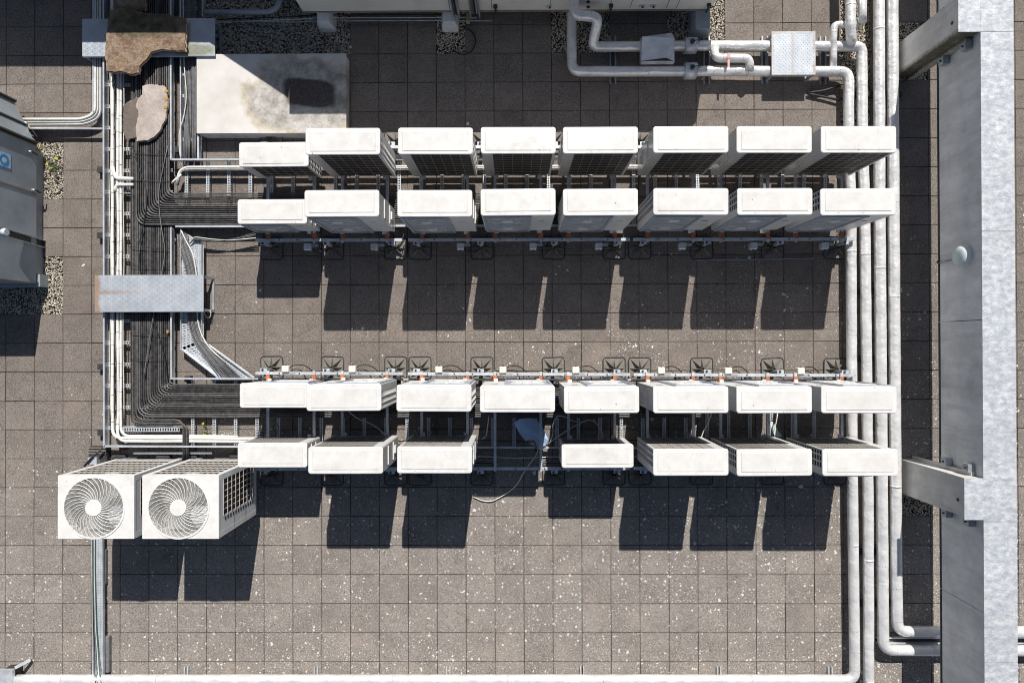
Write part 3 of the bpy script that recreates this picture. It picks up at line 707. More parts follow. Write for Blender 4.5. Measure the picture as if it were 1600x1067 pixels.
# ================================================================ HEAT PUMPS
def quad_grid(mb, x0, x1, z0, z1, y, nv, nh, t, dy):
    for i in range(nv+1):
        x = x0+(x1-x0)*i/nv; mb.box(x-t/2, x+t/2, y-dy, y+dy, z0, z1)
    for i in range(nh+1):
        z = z0+(z1-z0)*i/nh; mb.box(x0, x1, y-dy*.6-.004, y-.001-dy*.5 if False else y+dy*.3, z-t/2, z+t/2)
def heat_pump(H, W, D, fans, name='heat_pump'):
    t = thing(name, '', 'heat pump')
    hw, hd = W/2, D/2; b = .012; tz = H-.03
    c = MB()                                                 # sheet metal: front, service side, corner posts, base pan
    xs = hw*.36                                              # division fan side / compressor side
    i_ = .012
    c.box(-hw+i_, hw-i_, -hd+i_, -hd+i_+.012, b, tz)         # front sheet
    MB().box(hw-i_-.012, hw-i_, -hd+i_+.012, hd-i_-.0125, b, tz).build('service_panel', 'gloss_panel', t)
    c.box(xs+.18, hw-i_-.012, hd-i_-.012, hd-i_, b, tz)      # rear corner panel
    c.box(-hw+i_, -hw+i_+.035, hd-i_-.02, hd-i_, b, tz)      # corner posts
    c.box(-hw+i_, -hw+i_+.012, -hd+i_+.012, -hd+i_+.10, b, tz)
    c.box(-hw+i_, hw-i_-.012, -hd+i_+.012, hd-i_-.03, b, b+.03)
    c.build('casing', 'casing_paint', t)
    lid = MB().layers(-hw, hw, -hd, hd, [(tz, .004), (H-.010, 0), (H-.004, .003), (H, .010)], .040, 5)
    lo = lid.build('lid', 'white_paint', t)
    # pressed rectangle with a drip notch
    e = MB(); ins = .065; lw = .004; g = .0035
    x0, x1, y0, y1 = -hw+ins, hw-ins, -hd+ins*.9, hd-ins*.7
    e.cbox(x0, x1, y0, y1, H-.001, H+.007, .007)
    e.build('pressing', 'lid_pressing', lo)
    n_ = MB()
    n_.box(-hw*.55, -hw*.49, y0-.020, y0-.006, H, H+.003).box(hw*.1, hw*.16, y0-.020, y0-.006, H, H+.003)
    n_.build('drain_notch', 'casing_paint', lo)
    k = MB().box(-hw+.030, xs+.17, hd-.06, hd-.032, b+.03, tz-.002).box(-hw+.030, -hw+.055, -hd+.12, hd-.060, b+.03, tz-.002)
    co_ = k.build('coil', 'coil', t)
    gm = MB()                                                # rear wire guard
    nh = max(5, int(H/.105))
    for i in range(nh+1):
        z = b+.03+(tz-b-.06)*i/nh; gm.box(-hw+i_+.035, xs+.18, hd-.020, hd-.015, z-.003, z+.003)
    for i in range(1, 6):
        x = -hw+i_+.035+(xs+.18+hw-i_-.035)*i/6; gm.box(x-.003, x+.003, hd-.0149, hd-.010, b+.02, tz-.01)
    gm.build('wire_guard', 'wire', t)
    sg = MB()                                                # slotted coil guard on the fan-side end
    n = max(6, int(H/.085))
    for i in range(n+1):
        z = b+.02+(tz-b-.04)*i/n; sg.box(-hw+i_, -hw+i_+.009, -hd+.11, hd-.032, z-.010, z+.010)
    for yy in (-hd+.20, hd-.10): sg.box(-hw+i_-.002, -hw+i_+.010, yy-.012, yy+.012, b, tz)
    sg.build('side_guard', 'casing_paint', t)
    # fan panel and grilles on the front
    fp = MB(); z0, z1 = b+.02, tz-.03
    fx0, fx1 = -hw+.035, xs
    y = -hd+i_
    fr = .035
    fp.box(fx0, fx1, y-.028, y-.001, z0, z0+fr).box(fx0, fx1, y-.028, y-.001, z1-fr, z1)
    fp.box(fx0, fx0+fr, y-.028, y-.001, z0+fr, z1-fr).box(fx1-fr, fx1, y-.028, y-.001, z0+fr, z1-fr)
    fp.box(fx0+fr, fx1-fr, y-.008, y-.001, z0+fr, z1-fr)
    fo = fp.build('fan_panel', 'fan_panel_paint', t)
    cx = (fx0+fx1)/2; rad = min((fx1-fx0)/2-.05, (z1-z0)/(2*fans)-.035)
    for q in range(fans):
        cz = z0+(z1-z0)*(q+.5)/fans
        gr = MB()
        for rr in [rad*(.25+.75*j/7) for j in range(8)]:
            n = 24
            vs = []
            for rr2, yy in ((rr-.004, y-.020), (rr+.004, y-.020), (rr+.004, y-.012), (rr-.004, y-.012)):
                vs += [(cx+rr2*math.cos(2*math.pi*j/n), yy, cz+rr2*math.sin(2*math.pi*j/n)) for j in range(n)]
            gr.add(vs, [(a*n+j, ((a+1) % 4)*n+j, ((a+1) % 4)*n+(j+1) % n, a*n+(j+1) % n) for a in range(4) for j in range(n)])
        for j in range(12):
            a = 2*math.pi*j/12
            gr.beam((cx+.05*math.cos(a), y-.024, cz+.05*math.sin(a)), (cx+rad*math.cos(a+.35), y-.024, cz+rad*math.sin(a+.35)), .006, .006, Vector((0, 1, 0)))
        go = gr.build('fan_grille', 'white_paint', fo)
        vs = [(cx, y-.030, cz)]
        hb = MB().tube([(cx, y-.008, cz), (cx, y-.035, cz)], .085, 16); hb.build('fan_hub', 'white_paint', fo)
    bd = MB().box(xs+.10, xs+.20, y-.004, y-.001, H*.62, H*.62+.012).build('badge', 'dark_metal', t)
    for x in (-W*.32, W*.32):
        MB().box(x-.03, x+.03, -hd-.03, hd+.03, -.008, b-.001).build('foot_rail', 'casing_paint', t)
    for zz in (H*.35, H*.66): MB().box(hw-i_, hw-i_+.010, -hd+.06, hd-.05, zz-.006, zz+.010).build('side_rib', 'casing_paint', t)
    MB().box(hw-i_, hw-i_+.022, -.05, .07, H*.20, H*.20+.10).build('valve_cover', 'casing_paint', t)
    return t
ZB = .405
tall = heat_pump(1.70-ZB, 1.101, .394, 2); small = heat_pump(1.12-ZB, 1.088, .386, 1); wide = heat_pump(1.14-ZB, 1.115, .37, 1)
index_kids()
USED = set()
ORD = ['first', 'second', 'third', 'fourth', 'fifth', 'sixth', 'seventh']
rows = [
 ('northernmost row', True, 1, [(373, 482, 222, 261), (477, 594, 200, 242), (621.5, 739, 199.5, 241.5), (751, 868.5, 198.5, 240.5), (879.5, 997, 198.5, 240), (1020.5, 1138.7, 197.5, 239), (1150.7, 1269, 197.5, 239), (1282.5, 1401, 197.3, 239)]),
 ('second row', False, 0, [(370.5, 480, 311, 350.5), (475.5, 592.5, 296.8, 339), (620.5, 738, 296.8, 339), (751, 868, 295, 337), (879, 997.5, 295, 337), (1020.5, 1138.7, 294, 336), (1151.7, 1270, 294, 336), (1281.7, 1400, 294.5, 336.5)]),
 ('third row', True, 0, [(375, 482.5, 598, 637.5), (478.5, 596, 600, 642), (619, 737, 601, 643), (749.4, 867.6, 602, 644.6), (880.6, 999.4, 603.4, 645.6), (1020, 1138.8, 603.5, 645.5), (1150, 1269.7, 603.7, 645.4), (1282.8, 1402, 603.7, 645.5)]),
 ('southernmost row', False, 0, [(371, 480, 691, 731), (480.7, 599, 698.4, 740), (619.3, 738.4, 697.5, 739.5), None, (877.8, 989.7, 694, 730.5), (1020, 1139, 701, 743), (1150.6, 1269.7, 701.5, 743.5), (1285, 1403.5, 701.5, 743.5)]),
]
EX = {(0, 1): 'beside the stained plinth', (0, 3): 'with pale rain spots on its lid', (1, 4): 'with a round brown stain at its lid edge', (1, 7): 'over the silver pipes, a brown mark on its lid',
      (2, 2): 'with a dark smudge at the north-east of its lid', (2, 4): 'with three dark dots on its lid', (2, 3): 'right above the torn sheet in the gap', (3, 2): 'just west of the empty place', (3, 5): 'just east of the small dirty one',
      (0, 7): 'reaching over the silver pipes', (2, 7): 'reaching over the silver pipes', (3, 7): 'reaching over the silver pipes'}
for ri, (rn, north, _, us) in enumerate(rows):
    cnt = 0
    for ui, u in enumerate(us):
        if u is None: continue
        if ui == 0: pr, zt = small, 1.12
        elif ri == 3 and ui == 4: pr, zt = wide, 1.14
        else: pr, zt = tall, 1.70
        c = P((u[0]+u[2-1])/2, (u[2]+u[3])/2, zt)
        o = pr if pr.name not in USED else copy_tree(pr)
        USED.add(pr.name) if o is pr else None
        o.location = (c.x, c.y, ZB); o.rotation_euler = (0, 0, (math.pi if north else 0)+random.uniform(-.006, .006))
        if ui == 0: lab = 'low white heat pump at the west end of the '+rn
        elif pr is wide: lab = 'low white heat pump with a dirt-speckled lid, alone east of the empty place'
        else:
            lab = 'tall white heat pump, %s tall one from the west in the %s' % (ORD[cnt], rn); cnt += 1
        o['label'] = lab; o['category'] = 'heat pump'; o['group'] = 'white heat pumps standing in four rows'

# small sticker and stains as solid marks on two lids
# ---------------------------------------------------------------- top-discharge units
def condenser(W, D, H):
    t = thing('condensing_unit', '', 'condensing unit')
    hw, hd = W/2, D/2
    ctr = (-.03, -.01); rad = .445
    # top sheet with a round hole
    m_ = MB(); n = 64
    circ = [(ctr[0]+rad*math.cos(2*math.pi*j/n), ctr[1]+rad*math.sin(2*math.pi*j/n)) for j in range(n)]
    out = []
    for j in range(n):
        a = 2*math.pi*j/n; dx, dy = math.cos(a), math.sin(a)
        k = min((hw-ctr[0] if dx > 0 else hw+ctr[0])/max(abs(dx), 1e-6), (hd-ctr[1] if dy > 0 else hd+ctr[1])/max(abs(dy), 1e-6))
        out.append((ctr[0]+dx*k, ctr[1]+dy*k))
    vs = [(x, y, H) for x, y in circ]+[(x, y, H) for x, y in out]+[(x, y, H-.13) for x, y in circ]
    fs = [(j, n+j, n+(j+1) % n, (j+1) % n) for j in range(n)]+[(2*n+j, j, (j+1) % n, 2*n+(j+1) % n) for j in range(n)]
    for cxn, cyn in ((hw, hd), (-hw, hd), (-hw, -hd), (hw, -hd)):      # fill the corner slivers
        ja = max(range(n), key=lambda j: out[j][0]*cxn+out[j][1]*cyn)
        b0_ = len(vs); vs.append((cxn, cyn, H))
        jj = [(ja-1) % n, ja, (ja+1) % n]
        fs.append((n+jj[0], b0_, n+jj[1])); fs.append((n+jj[1], b0_, n+jj[2]))
    m_.add(vs, fs)
    m_.box(-hw+.001, hw-.001, -hd, -hd+.015, H-.05, H-.001).box(-hw+.001, hw-.001, hd-.015, hd, H-.05, H-.001).box(-hw, -hw+.015, -hd+.016, hd-.016, H-.05, H-.001).box(hw-.015, hw, -hd+.016, hd-.016, H-.05, H-.001)
    top = m_.build('top_panel', 'white_paint', t)
    c = MB()
    for sx in (-1, 1):
        for sy in (-1, 1):
            c.box(*sorted((sx*hw, sx*(hw-.075))), *sorted((sy*hd, sy*(hd-.02))), .06, H-.051)
            c.box(*sorted((sx*hw, sx*(hw-.02))), *sorted((sy*(hd-.021), sy*(hd-.085))), .06, H-.051)
    c.box(-hw+.076, hw-.076, -hd+.003, -hd+.02, .06, H-.051)                    # south sheet
    c.box(-hw+.003, -hw+.02, -hd+.086, hd-.086, .06, H-.051)                   # west sheet
    c.box(hw-.02, hw-.002, -hd+.086, -hd+.30, .06, H-.051)                     # east sheet, south third
    c.box(hw-.02, hw-.002, -hd+.30, hd-.086, .06, .14).box(hw-.02, hw-.002, -hd+.30, hd-.086, H-.16, H-.051)
    c.box(-hw+.076, hw-.076, hd-.02, hd-.003, .06, .12).box(-hw+.076, hw-.076, hd-.02, hd-.003, H-.09, H-.051)
    c.box(-hw+.02, hw-.02, -hd+.02, hd-.02, .03, .059)
    c.build('casing', 'casing_paint', t)
    MB().box(-hw+.08, hw-.08, hd-.09, hd-.06, .12, H-.09).box(hw-.09, hw-.06, -hd+.3, hd-.10, .14, H-.16).build('coil', 'coil', t)
    g = MB()                                                 # north guard
    for i in range(12):
        x = -hw+.08+(W-.16)*i/11; g.box(x-.004, x+.004, hd-.010, hd-.005, .12, H-.09)
    for i in range(9):
        z = .12+(H-.21)*i/8; g.box(-hw+.08, hw-.08, hd-.005, hd+.003, z-.005, z+.005)
    g.build('north_guard', 'wire', t)
    g = MB()                                                 # east guard
    for i in range(7):
        y = -hd+.30+(D-.386)*i/6; g.box(hw-.010, hw-.004, y-.005, y+.005, .14, H-.16)
    for i in range(9):
        z = .14+(H-.30)*i/8; g.box(hw-.004, hw+.002, -hd+.30, hd-.086, z-.006, z+.006)
    g.build('east_guard', 'wire', t)
    for i in range(12):
        z = .20+(H-.42)*i/11; MB().box(hw-.001, hw+.002, -hd+.225, -hd+.275, z-.022, z+.022).build('vent_slot', 'dark_metal', t)
    for zz in (H*.33, H*.62): MB().box(hw-.001, hw+.0015, -hd+.02, -hd+.20, zz, zz+.006).build('panel_joint', 'dark_metal', t)
    # shroud bottom, fan, guard
    MB().disc(ctr, rad-.004, H-.42, H-.41, 40).build('plenum_floor', 'galvanised', t)
    for q in range(4):
        f = MB(); a0_ = q*math.pi/2+.3; vs = []; st_ = 8
        for i in range(st_+1):
            for rr, dz, da in ((.10, .02, 0), (.40, .0, .25)):
                a = a0_+i/st_*.95+da; vs.append((ctr[0]+rr*math.cos(a), ctr[1]+rr*math.sin(a), H-.16-.10*i/st_+dz))
        f.add(vs, [(2*i, 2*i+1, 2*i+3, 2*i+2) for i in range(st_)], True)
        f.build('fan_blade', 'galvanised', t)
    MB().disc(ctr, .11, H-.26, H-.12, 20).build('fan_hub', 'galvanised', t)
    gr = MB()
    for i in range(24):
        rr = .125+(rad-.135)*i/23; gr.ring(ctr, rr, .0018, H-.004, H+.001, 44)
    go = gr.build('ring_guard', 'wire', t)
    sp = MB(); nb = 30
    for q in range(nb):
        a0_ = 2*math.pi*q/nb; pts = []
        for i in range(8):
            s_ = i/7; rr = .10+(rad-.10)*s_; a = a0_+.80*s_**1.1
            pts.append((ctr[0]+rr*math.cos(a), ctr[1]+rr*math.sin(a), H+.008))
        sp.tube(pts, .0050, 4, False)
    sp.build('spiral_guard', 'white_paint', t)
    MB().disc(ctr, .125, H+.002, H+.022, 32, .118).build('hub_cap', 'white_paint', t)
    MB().ring(ctr, rad+.006, .012, H+.0005, H+.010, 64).build('rim', 'white_paint', t)
    MB().box(-hw+.05, -hw+.15, -hd+.01, hd-.01, -.10, .029).build('foot', 'galvanised_dull', t)
    MB().box(hw-.15, hw-.05, -hd+.01, hd-.01, -.10, .029).build('foot', 'galvanised_dull', t)
    return t
HC = 1.42; ZC = 1.62-HC
c1 = condenser(1.135, .935, HC); index_kids(); c2 = copy_tree(c1)
for o, cx, lab in ((c1, 150, 'large white condensing unit with a round top fan, western one of the pair'), (c2, 282, 'large white condensing unit with a round top fan, eastern one of the pair')):
    q = P(cx, 792, 1.62); o.location = (q.x, q.y, ZC); o['label'] = lab; o['category'] = 'condensing unit'; o['group'] = 'pair of condensing units with top fans'
# four blocks they stand on
for k, (x, y) in enumerate(((189, 735), (258, 735), (300, 735), (372, 735))):
    q = G(x, y); tag(MB().cbox(q.x-.12, q.x+.12, q.y-.9, q.y+.28, -.001, ZC-.101, .02).build('rubber_block', 'rubber'), 'black rubber support strip under the large condensing units, %s from the west' % ORD[k], 'support block', 'rubber strips under the condensing units')
q = P(150, 712, .15)
t = thing('rubber_support', 'black ribbed rubber support block at the north-west foot of the condensing units', 'support block', (q.x, q.y, 0))
MB().cbox(-.16, .16, -.15, .15, 0, .12, .02).build('block', 'rubber', t)
for k in range(3): MB().box(-.16, .16, .03+.045*k, .05+.045*k, .121, .135).build('rib', 'rubber_pale', t)
MB().box(-.10, .05, -.14, -.02, .121, .21).build('clamp', 'galvanised', t)
MB().tube([(-.14, -.16, .24), (-.04, -.04, .23), (.15, .14, .22)], .018, 8).build('tube', 'dark_cable', t)

# ================================================================ SUPPORT FRAMES
CR = [419, 491, 535, 605, 659, 730.5, 773.5, 845, 888, 960.5, 1011.5, 1083, 1126, 1199.5, 1243, 1315]
MOD = [((400, 629.5), (0, 4), (424, 519, 618)), ((637.8, 984), (4, 10), (656, 753, 865, 960)), ((989.7, 1336), (10, 16), (1000, 1097, 1208, 1306))]
ZR = .345
def frame(mod, north_y, south_y, pads_n, pads_s, lab):
    (xa, xb), (ca, cb), pads = mod
    o0 = P(xa, south_y(xa), 0)
    t = thing('support_frame', lab, 'support frame', (o0.x, o0.y, 0), 0, 'galvanised frames under the heat pumps')
    def loc(px, py, z): q = P(px, py, z); return Vector((q.x-o0.x, q.y-o0.y, z))
    for fy in (north_y, south_y):
        a = loc(xa, fy(xa), ZR); b = loc(xb, fy(xb), ZR)
        rl = MB().beam(a, b, .048, .05).build('rail', 'galvanised', t)
        n = int((b-a).length/.35)
        bo = MB()
        for i in range(1, n):
            p = a+(b-a)*(i/n+random.uniform(-.02, .02)); bo.tube([p+Vector((0, 0, .024)), p+Vector((0, 0, .036))], .012, 6)
        bo.build('bolt', 'dark_metal', rl, kind='stuff')
    for x in CR[ca:cb]:
        a = loc(x, north_y(x), ZR+.045); b = loc(x, south_y(x), ZR+.045); a.x = b.x = (a.x+b.x)/2
        a.y += .04; b.y -= .045
        MB().beam(a, b, .044, .032).build('cross_member', 'galvanised', t)
        for p, sg in ((a, -1), (b, 1)):
            if sg > 0 and x in (773.5, 845) and south_y(x) > 600: continue
            m2 = MB().cbox(p.x-.035, p.x+.035, *sorted((p.y+sg*.10, p.y+sg*.17)), ZR+.010, ZR+.058, .012).box(p.x-.028, p.x+.028, *sorted((p.y+sg*.06, p.y+sg*.16)), ZR+.059, ZR+.066)
            m2.build('clamp_block', 'orange_rubber', t)
    for fy, sg, on in ((north_y, 1, pads_n), (south_y, -1, pads_s)):
        for x in pads:
            p = loc(x, fy(x)+on, .04); rz = random.uniform(-.05, .05)
            rot = Matrix.Translation((p.x, p.y, 0)) @ Matrix.Rotation(rz, 4, 'Z')
            m2 = MB(); m2.layers(-.195, .195, -.195, .195, [(.0, 0), (.012, .0), (.016, .005)], .05, 3)
            m2.v = [tuple(rot @ Vector(v)) for v in m2.v]
            fo = m2.build('rubber_foot', 'rubber_pale', t)
            m3 = MB()
            ring_ = m3.rrect(-.190, .190, -.190, .190, .05, 3); ring_.append(ring_[0])
            m3.tube([rot @ Vector((x_, y_, .018)) for x_, y_ in ring_], .009, 6, False)
            m3.build('foot_rim', 'rubber', fo)
            m4 = MB()
            for j in range(8):
                a_ = j*math.pi/4; d_ = Vector((math.cos(a_), math.sin(a_), 0)); l_ = .17 if j % 2 == 0 else .225
                pr_ = Vector((-d_.y, d_.x, 0))
                vs = [rot @ (d_*.02+pr_*.016+Vector((0, 0, .017))), rot @ (d_*.02-pr_*.016+Vector((0, 0, .017))), rot @ (d_*l_+Vector((0, 0, .017))), rot @ (d_*.02+Vector((0, 0, .13))), rot @ (d_*l_+Vector((0, 0, .022)))]
                m4.add(vs, [(0, 3, 4, 2), (1, 2, 4, 3)])
            m4.build('foot_rib', 'rubber_pale', fo)
            r_ = loc(x, fy(x), ZR)
            bx = MB().beam((p.x, r_.y+sg*.055, .02), (p.x, r_.y+sg*.055, ZR+.01), .06, .045, Vector((0, 1, 0)))
            bx.box(p.x-.06, p.x+.05, *sorted((r_.y+sg*.028, r_.y+sg*.085)), ZR+.012, ZR+.022)
            so_ = bx.build('stanchion', 'galvanised', t)
            MB().tube([(p.x-.02, r_.y+sg*.058, ZR+.022), (p.x-.02, r_.y+sg*.058, ZR+.045)], .018, 8).build('nut', 'dark_metal', so_)
    return t
f2n = lambda x: 582.8+(x-400)*.0038; f2s = lambda x: 732.5+(x-400)*-.002
f1n = lambda x: 230.5-(x-400)*.0008; f1s = lambda x: 375.5-(x-400)*.0018
wh = ['west', 'middle', 'east']
for i in range(3):
    frame(MOD[i], f1n, f1s, -8, 13, 'galvanised support frame carrying the %s part of the two northern heat pump rows' % wh[i])
    frame(MOD[i], f2n, f2s, -9, 9, 'galvanised support frame carrying the %s part of the two southern heat pump rows' % wh[i])

# isolators clipped to the rails
def isolator(px, py, sg, lab, grp, dull):
    q = P(px, py, .42)
    t = thing('isolator_box', lab, 'isolator', (q.x, q.y, .31), 0, grp)
    MB().cbox(-.058, .058, -.055, .055, 0, .11, .012).build('housing', 'isolator_plastic' if not dull else 'galvanised', t)
    MB().tube([(0, sg*.055, .07), (0, sg*.078, .07)], .013, 8).build('switch', 'dark_metal', t)
    MB().box(-.02, .16, -sg*.055-.045, -sg*.055-.003, -.02, .07).build('back_plate', 'galvanised_dull', t)
    pts = rounded([(.03, 0, .02), (.10, sg*.06, .02), (.26, sg*.07, -.05), (.42, -sg*.06, -.12), (.46, -sg*.25, -.12)], .12, 5)
    MB().tube(pts, .009, 6).build('cable_loop', 'dark_cable', t)
    pts = rounded([(.03, -sg*.02, .0), (.14, sg*.0, .0), (.24, -sg*.03, -.05), (.30, -sg*.22, -.1)], .1, 5)
    MB().tube(pts, .008, 6).build('cable_tail', 'dark_cable', t)
for i, x in enumerate((445, 549.7, 685.3, 785.8, 900, 1034, 1139, 1252.5)):
    isolator(x, 576.5+(x-445)*.004, 1, 'cream isolator box on the sunlit south frame rail, %s from the west' % (ORD+['eighth'])[i], 'cream isolator boxes on the south frames', False)
for i, x in enumerate((479.5, 584, 719, 833, 936, 1067, 1178.5, 1290)):
    isolator(x, 385.5-(x-445)*.002, -1, 'grey isolator box on the shaded north frame rail, %s from the west' % (ORD+['eighth'])[i], 'grey isolator boxes on the north frames', True)

# ================================================================ CABLE TRAYS
def rung_mesh(L, wd, along='y'):
    """slotted strut: two lips and bridges, real slots between"""
    m_ = MB(); h = .02
    m_.box(-wd/2, -wd/2+.012, -L/2, L/2, -h, 0).box(wd/2-.012, wd/2, -L/2, L/2, -h, 0)
    n = max(3, int(L/.042)); 
    for i in range(n+1):
        y = -L/2+L*i/n; m_.box(-wd/2+.012, wd/2-.012, max(-L/2, y-.010), min(L/2, y+.010), -.004, -.0005)
    if along == 'x':
        m_.v = [(y, x, z) for x, y, z in m_.v]; m_.f = [f[::-1] for f in m_.f]
    return m_
ZRU = .12
def ladder(name_lab, a, b, wd_px, rails, rungs, along):
    """a: start px; rails: list of (p,q) pixel segments; rungs: list of px centres"""
    q0 = P(*a, 0)
    t = thing('cable_tray', name_lab, 'cable tray', (q0.x, q0.y, 0))
    for (p, q, zt, wd) in rails:
        u = P(*p, zt)-q0; v = P(*q, zt)-q0; d = (v-u).normalized(); n = Vector((-d.y, d.x, 0))
        m_ = MB().beam(Vector((u.x, u.y, zt-.055)), Vector((v.x, v.y, zt-.055)), .006, .11)
        m_.beam(Vector((u.x, u.y, zt+.002)), Vector((v.x, v.y, zt+.002)), wd, .004)
        m_.build('side_rail', 'galvanised', t)
    me = None
    for (p, L_) in rungs:
        c = P(*p, ZRU)-q0
        if me is None: o = rung_mesh(L_, .055, along).build('rung', 'galvanised', t); me = o
        else: o = me.copy(); COL.objects.link(o); o.parent = t
        o.location = (c.x, c.y, ZRU+random.uniform(-.002, .002)); o.rotation_euler = (0, 0, random.uniform(-.01, .01))
    lg = None
    for (p, q, zt, wd) in rails[:2]:
        u = P(*p, 0)-q0; v = P(*q, 0)-q0; n = max(2, int((v-u).length/1.2))
        for i in range(n+1):
            c = u+(v-u)*(.03+.94*i/n); o = lg.copy() if lg else MB().box(-.05, .05, -.05, .05, -.002, ZRU-.021).build('support_pad', 'rubber', t)
            if lg: COL.objects.link(o); o.parent = t
            lg = lg or o; o.location = (c.x, c.y, 0)
    return t
zr = .215
ladder('main cable tray of slotted rungs running north to south, packed with black pipes', (165, 700), None, 0,
       [((161.5, -60), (162.5, 698), zr, .028), ((266.5, -60), (267, 250), zr, .028), ((267, 355), (267.5, 590), zr, .028)],
       [((218, y), 104*U*.985) for y in [-35, -2, 32, 65, 99, 132.5, 166, 199.5, 233, 266.5, 300, 333.5, 367, 400.5, 434, 467.5, 501.5, 535, 569, 602.5, 636, 668]], 'x')
ladder('northern branch cable tray under the upper heat pump rows', (270, 302), None, 0,
       [((267.5, 249.5), (1308, 247), zr, .03), ((274, 354), (1308, 351), zr, .03)],
       [((x, 302), 104*U*.985) for x in np.arange(291, 1306, 33.3)], 'y')
ladder('southern branch cable tray under the lower heat pump rows', (270, 645), None, 0,
       [((266, 591.5), (1308, 594), zr, .03), ((162, 697), (1308, 701), zr, .03)],
       [((x, 645.5), 104*U*.985) for x in np.arange(301, 1306, 33.5)], 'y')
# short slotted strut in the south-west corner of the tray
q = P(235, 671, .16)
tag(rung_mesh(1.0, .075, 'x').build('slotted_strut', 'galvanised'), 'loose slotted strut lying across the south-west corner of the main tray', 'strut').location = q
q = P(238, 708, .12)
tag(rung_mesh(1.35, .03, 'x').build('slotted_rail', 'galvanised_dull'), 'narrow slotted rail behind the condensing units', 'rail').location = (q.x+.35, q.y, .12)

# black lagged pipes
def wob(pts, a=.003, step=.45):
    out = subdiv(pts, step)
    return [out[0]]+[p+Vector((random.uniform(-a, a), random.uniform(-a, a), random.uniform(-a, a)*.5)) for p in out[1:-1]]+[out[-1]]
NB = 16
NTH = ['outermost', 'second', 'third', 'fourth', 'fifth', 'sixth', 'seventh', 'eighth', 'ninth', 'tenth', 'eleventh', 'twelfth', 'thirteenth', 'fourteenth', 'fifteenth', 'innermost']
def bend_pipes(zl, y_top, y0, y1, x_end, label, group, xs=(213, 264), flip=False):
    for i in range(NB):
        f = i/(NB-1)
        x = xs[0]+(xs[1]-xs[0])*f; y = y1+(y0-y1)*f
        r_ = .0152+random.uniform(-.0012, .0008)
        p = [P(x, y_top, zl), P(x, y, zl), P(x_end, y+random.uniform(-.9, .9), zl)]
        pts = rounded(p, .21-.005*i, 7)
        a, b = pts[0], pts[1]; c, d = pts[-2], pts[-1]
        pts = wob([a, b])[:-1]+pts[1:-1]+wob([c, d])[1:] if True else pts
        tag(MB().tube(pts, r_, 8).build('insulated_pipe', 'grey_lagging' if (i*7+int(y0)) % 5 in (1, 3) else 'black_lagging'), label % NTH[i], 'pipe', group)
bend_pipes(.185, -60, 303, 351, 900, 'black lagged pipe in the northern bend of the main tray, %s from its corner', 'black pipes bending into the northern branch')
bend_pipes(.148, -60, 601, 651, 1100, 'black lagged pipe in the southern bend of the main tray, %s from its corner', 'black pipes bending into the southern branch', (215, 264))
for i, x in enumerate((205.2, 207.7, 210.2, 212.7)):
    p = [P(x, -60, .15), P(x, 663.5-i*2.6, .15), P(294-i*2.6, 663.5-i*2.6, .19), P(294-i*2.6, 720, .19)]
    pts = rounded(p, .15, 7)
    tag(MB().tube(wob(pts[:2])[:-1]+pts[1:], .0125, 8).build('insulated_pipe', ('black_lagging', 'grey_lagging', 'black_lagging', 'grey_lagging')[i]), NTH[i]+' dark pipe of the four swinging east then south to the condensing units', 'pipe', 'black pipes turning down to the condensing units')
# white lagged pipes west of the black ones
WP = [(176, .026, 'white_lagging', 684), (184, .024, 'white_lagging', 689), (189, .022, 'white_lagging', 681)]
for k, (x, r, mt, ye) in enumerate(WP):
    pts = rounded([P(x, -60, .16), P(x, ye, .16), P(410 if k != 2 else 372, ye+1, .16)], .16, 6)
    o = tag(MB().tube(wob(pts[:2], .004)[:-1]+pts[1:-1]+wob(pts[-2:], .004)[1:], r, 10).build('white_pipe', mt), ('white lagged pipe nearest the west rail of the main tray', 'white lagged pipe in the middle of the three in the main tray', 'white lagged pipe nearest the black pipes in the main tray')[k], 'pipe')
    tb = MB()
    for yy in range(110, 680, 24):
        c = P(x, yy+random.uniform(-5, 5), .16); tb.tube([c-Vector((0, .002, 0)), c+Vector((0, .002, 0))], r+.003, 10)
    tb.build('cable_tie', 'tie', o, kind='stuff')
for k, (x, mt, a) in enumerate(((179.5, 'dark_cable', 1.4), (172.5, 'pale_cable', 1.2), (193, 'pale_cable', .9), (181, 'grey_cable', 1.8))):
    pts = [P(x+a*math.sin(i*1.1+k), -60+i*42, .185) for i in range(18)]
    tag(MB().tube(rounded(pts, .2, 3), .0075, 6).build('cable', mt), ('thin black cable wandering between the white pipes of the main tray', 'thin pale cable beside the west rail of the main tray', 'thin pale cable along the open rungs of the main tray', 'thin grey cable wandering between the white pipes')[k], 'cable')
pts = rounded([P(176, 262, .175), P(181, 279, .185), P(200, 279.5, .20), P(209, 280, .17)], .06)
tag(MB().tube(pts, .034, 10).build('white_pipe', 'white_lagging'), 'short thick white pipe crossing the rungs beneath the black pipes, northern one of two', 'pipe')
pts = rounded([P(180, 300, .175), P(182, 289, .185), P(200, 289, .20), P(209, 289, .17)], .06)
tag(MB().tube(pts, .030, 10).build('white_pipe', 'white_lagging'), 'short thick white pipe crossing the rungs beneath the black pipes, southern one of two', 'pipe')
for k, (y0_, y1_) in enumerate(((240, 243), (282, 284), (386, 389), (416, 417), (520, 524), (560, 562))):
    pts = [P(203, y0_, .17), P(206, y0_, .212), P(234, (y0_+y1_)/2, .216), P(263, y1_, .212), P(266, y1_, .17)]
    tag(MB().tube(pts, .005, 5).build('cable_tie', 'tie'), 'thin black tie strapped across the pipes of the main tray, %s from the north' % ORD[k], 'tie')
